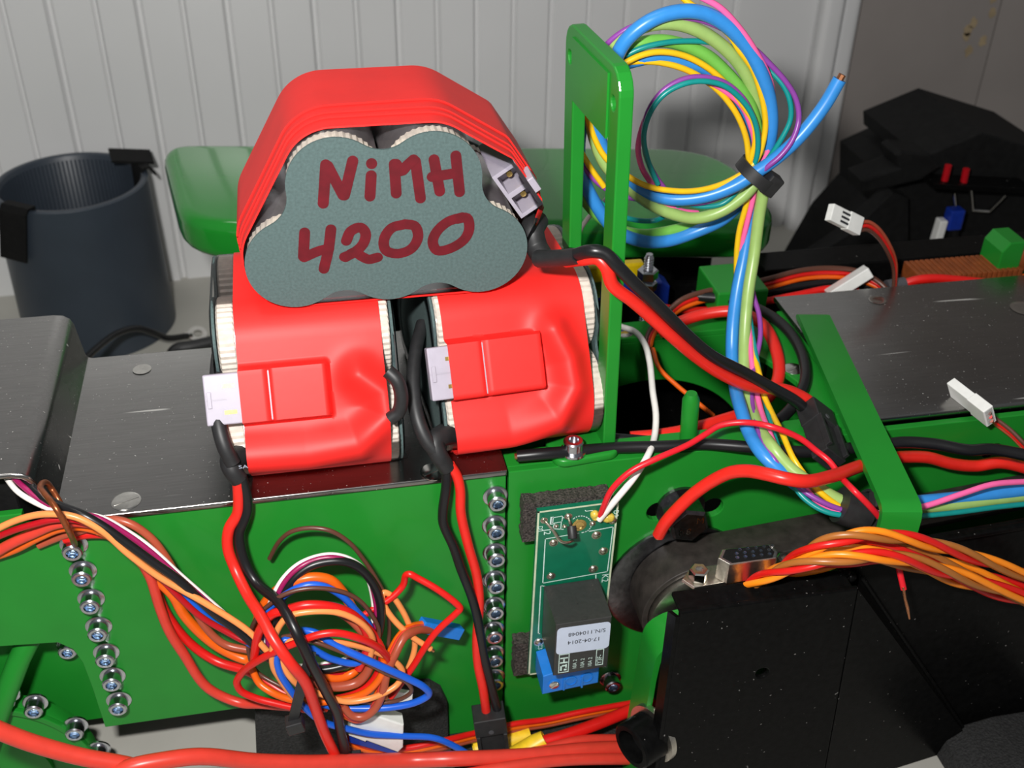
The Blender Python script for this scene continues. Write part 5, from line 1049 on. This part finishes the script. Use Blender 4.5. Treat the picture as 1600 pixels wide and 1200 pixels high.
wire('red_cable', 'thick red cable with cut end arching in front of the frame, above the belt', 'silicone', 1.75, [(1029, 836, -10), (1039, 818, -11), (1060, 794, -12), (1086, 770, -13), (1114, 751, -15), (1143, 738, -18), (1169, 736, -21), (1198, 741, -25), (1228, 748, -28), (1258, 752, -28.6), (1300, 744, -24), (1345, 728, -16), (1385, 717, -10), (1412, 714, -7), (1450, 715, -6), (1488, 725, -6), (1525, 728, -6), (1562, 723, -7), (1620, 736, -9)], head=1.1)
wire('black_cable', 'thick black cable with cut end lying along the top front edge of the frame', 'black', 1.65, [(808, 713, 3.4), (850, 709, 3.9), (900, 705, 3.0), (960, 700, 2.0), (1050, 697, 2.0), (1100, 694, 2.0), (1175, 699, 2.4), (1250, 706, 1.6), (1310, 702, .4), (1372, 696, .0), (1412, 691, 0), (1462, 694, 0), (1512, 703, -.6), (1550, 702, -1), (1620, 714, -2)], ax='z', head=.7)
wire('black_cable', 'thick black cable looping from the cover corner down along the round opening', 'black', 1.75, [(1080, 462, 82), (1150, 470, 76), (1200, 491, 2.2, 'z'), (1226, 511, 2.2, 'z'), (1246, 538, 2.2, 'z'), (1258, 572, 2.2, 'z'), (1255, 606, 2, 'z'), (1228, 647, 0, 'z'), (1185, 676, -2, 'z'), (1130, 690, 10), (1050, 692, 10), (985, 688, 11), (940, 684, 13)])
wire('red_cable', 'thick red cable looping inside the right frame opening', 'silicone', 1.9, [(1030, 520, 66), (1070, 500, 67), (1105, 490, 67), (1150, 487, 64), (1190, 506, 55), (1212, 545, 43), (1217, 585, 33), (1205, 615, 26), (1175, 640, 21), (1125, 658, 17), (1075, 672, 14), (1030, 680, 13), (985, 684, 14)])
wire('orange_wire', 'thin orange wire slanting down inside the round opening', 'orange', .75, [(1020, 545, 60), (1030, 575, 52), (1055, 600, 46), (1085, 625, 40), (1115, 650, 36)])
GR = 'ribbon wires behind the frame'
for k, (nm, col) in enumerate((('brown_wire', 'brown'), ('red_wire', 'red'), ('orange_wire', 'orange'))):
    d = k*6.5
    wire(nm, col+' wire of the flat ribbon arching behind the hanging bundle', col, .95, [(1008+d*.5, 545, 66), (1012+d*.6, 525, 70), (1024+d*.6, 505+d*.2, 74), (1042+d*.4, 488+d*.5, 77), (1066, 468+d, 79), (1100, 456+d, 81), (1150, 447+d, 84), (1200, 436+d, 87), (1255, 422+d, 90), (1300, 419+d, 90), (1340, 424+d, 88), (1372, 440+d*.7, 84), (1395, 462+d*.4, 79)], group=GR)
wire('black_wire', 'black wire running under the flat ribbon behind the cover', 'black', 1.3, [(1120, 470, 90), (1200, 455, 92), (1255, 446, 93), (1310, 441, 92), (1370, 450, 88)], group=GR)
wire('red_wire', 'red wire running lowest under the flat ribbon behind the cover', 'red', 1.3, [(1030, 480, 82), (1080, 485, 84), (1140, 482, 86), (1200, 470, 87), (1250, 460, 88), (1296, 451, 88), (1340, 452, 86)], group=GR)
wt = obj('white_connector', obox(BM(), P(1326, 443, 'y', 84), Vector((.83, 0, .55)), Vector((.2, .93, -.3)).normalized(), Vector((-.53, .3, .8)).normalized(), 16, 6, 4, .3), WHITEP); tag(wt, 'white connector wedged under the ribbon wires behind the cover', 'connector')
wire('red_wire', 'red wire with a grey sleeve lying along the rear edge of the cover', 'red', 1.6, [(1408, 445, 84), (1430, 438, 83), (1455, 435, 82), (1512, 439, 80), (1560, 444, 78), (1620, 450, 76)], group=GR)
o = obj('sleeve', tube(BM(), [P(1385, 449, 'y', 84), P(1413, 444, 'y', 84)], 2.6, 14), GREYSL, smooth=True); tag(o, 'grey heat shrink sleeve on the red wire behind the cover', 'sleeve')
wire('orange_wire', 'thin orange wire lying between the brown strip and the red wire', 'orange', .8, [(1440, 450, 80), (1500, 445, 82), (1560, 434, 84), (1620, 430, 84)], group=GR)
wire('grey_wire', 'thin grey wire rising behind the hoop bracket window', 'grey', .8, [(892, 412, 78), (898, 385, 84), (908, 357, 90), (922, 337, 95), (940, 318, 100), (960, 300, 104)])
# servo plugs with their leads
def servo_plug(name, label, A_, B_, wd, th, lead, nn=(.15, -.85, .5)):
    u = (B_-A_).normalized(); nn = Vector(nn); nn = (nn-u*nn.dot(u)).normalized(); v = nn.cross(u); L_ = (B_-A_).length
    t = thing(name, label, 'plug', A_)
    bm = BM(); obox(bm, A_+u*(L_*.5), u, v, nn, L_, wd, th, .25); obox(bm, A_+u*(L_*.78), u, v, nn, L_*.44, wd+.5, th+.5, .25)
    h = obj('housing', bm, WHITEP, t)
    for k in (-1, 0, 1): obj('contact_slot', obox(BM(), A_+u*(L_*.45)+v*(k*wd*.27)+nn*(th/2+.06), u, v, nn, L_*.3, wd*.13, .14), DSTEEL, h)
    for k, col in ((-1, 'brown'), (0, 'red'), (1, 'terracotta')):
        pts = [B_+v*(k*wd*.28)]+[q+v*(k*wd*.24) for q in lead]
        obj('lead', tube(BM(), crom(pts, 6), .62, 8), WC[col], t, smooth=True)
    return t
servo_plug('servo_plug', 'white three pin servo plug standing up in the air behind the cover plate', P(1296, 331, 'y', 74), P(1342, 354, 'y', 76), 5.6, 2.6, pxpath([(1356, 353, 77), (1371, 363, 78), (1388, 388, 80), (1398, 418, 82), (1397, 455, 80)]))
servo_plug('servo_plug', 'white three pin servo plug lying on the aluminium cover plate', P(1488, 605, 'z', 5.6), P(1547, 651, 'z', 5.6), 6.4, 2.8, pxpath([(1558, 660, -2), (1580, 677, -6), (1600, 697, -10), (1630, 728, -14)]), (.75, .5, .45))

# --- D-sub connector on the guard
ds = thing('socket_connector', 'silver fifteen pin socket connector mounted behind the black guard', 'connector', P(1150, 890, 'z', -22))
zt2 = -14.0
c4 = [P(a, b, 'z', zt2) for a, b in ((1122, 872), (1128, 858), (1205, 850), (1216, 862), (1213, 872), (1140, 882))]
bm = BM(); 
prism(bm, [(p.x, p.y) for p in c4], 'z', zt2-7, zt2, .3); obj('shell', bm, NICKEL, ds)
ce = sum((p for p in c4), Vector())/6
inn = [ce+(p-ce)*.86 for p in c4]; obj('insert', prism(BM(), [(p.x, p.y) for p in inn], 'z', zt2-.5, zt2+.12), BLACKM, ds)
for r_ in range(3):
    for k in range(5):
        q = P(1152+k*12.6+r_*2-(3 if r_ == 1 else 0), 872-r_*6.4-k*1.4, 'z', zt2); obj('pin_hole', lathe(BM(), [(.55, .1), (.55, .3), (.25, .32), (0, .2)], (q.x, q.y, zt2), Z3, 8), STEEL, ds, smooth=True)
obj('flange', prism(BM(), [(p.x, p.y) for p in (P(a, b, 'z', zt2-7) for a, b in ((1066, 905), (1078, 888), (1230, 868), (1240, 874), (1232, 892), (1085, 918)))], 'z', zt2-8, zt2-7, .15), NICKEL, ds)
for a, b in ((1092, 895), (1226, 878)):
    q = P(a, b, 'z', zt2-5); obj('jack_nut', lathe(BM(), [(0, 0), (2.3, 0), (2.6, .4), (2.6, 3), (2.2, 3.4), (1.2, 3.4), (1.1, 2.6), (0, 2.6)], (q.x, q.y, zt2-7), Z3, 6), CHROME, ds)

# --- twisted wire trios
def twist(ctr, rad, turns, ph0, n=120):
    c = crom(pxpath(ctr), 10); n = len(c); out = [[], [], []]
    for i, p in enumerate(c):
        t = (c[min(i+1, n-1)]-c[max(i-1, 0)]).normalized(); u = t.cross(Y3).normalized(); v = t.cross(u)
        for k in range(3):
            a = ph0+2*math.pi*(turns*i/(n-1)+k/3); out[k].append(p+u*(rad*math.cos(a))+v*(rad*math.sin(a)))
    return out
TW = [([(1160, 940, -24), (1200, 903, -31), (1235, 878, -36), (1285, 850, -41), (1345, 836, -43), (1410, 840, -43), (1480, 857, -42), (1550, 880, -41), (1640, 912, -40)], 2.9, .3, 'uppermost'),
      ([(1135, 945, -25), (1172, 913, -33), (1215, 894, -38), (1270, 878, -43), (1335, 870, -46), (1400, 871, -46), (1470, 890, -45), (1540, 913, -44), (1640, 946, -43)], 2.8, 2.2, 'lower front'),
      ([(1150, 945, -24), (1190, 910, -30), (1235, 888, -33), (1290, 866, -37), (1345, 853, -39), (1420, 862, -39), (1490, 884, -38), (1560, 908, -38), (1640, 936, -38)], 2.5, 4.0, 'inner rear'),
      ([(1140, 950, -22), (1185, 916, -28), (1240, 894, -31), (1300, 880, -34), (1360, 872, -36), (1430, 884, -36), (1500, 908, -36), (1570, 930, -36), (1640, 950, -36)], 2.6, 1.2, 'lowest rear')]
for ctr, turns, ph, nm in TW:
    for col, pth_ in zip(('red', 'brightorange', 'tan'), twist(ctr, 1.08, turns, ph)):
        bm = tube(BM(), pth_, .92, 10); cn = {'red': 'red', 'brightorange': 'orange', 'tan': 'brown'}[col]
        o = obj(cn+'_wire', bm, WC[col], smooth=True, angle=60); tag(o, cn+' wire in the '+nm+' twisted trio above the fender', 'wire', 'twisted wire trios')

for o in bpy.data.objects:
    if '_loc' in o: del o['_loc']
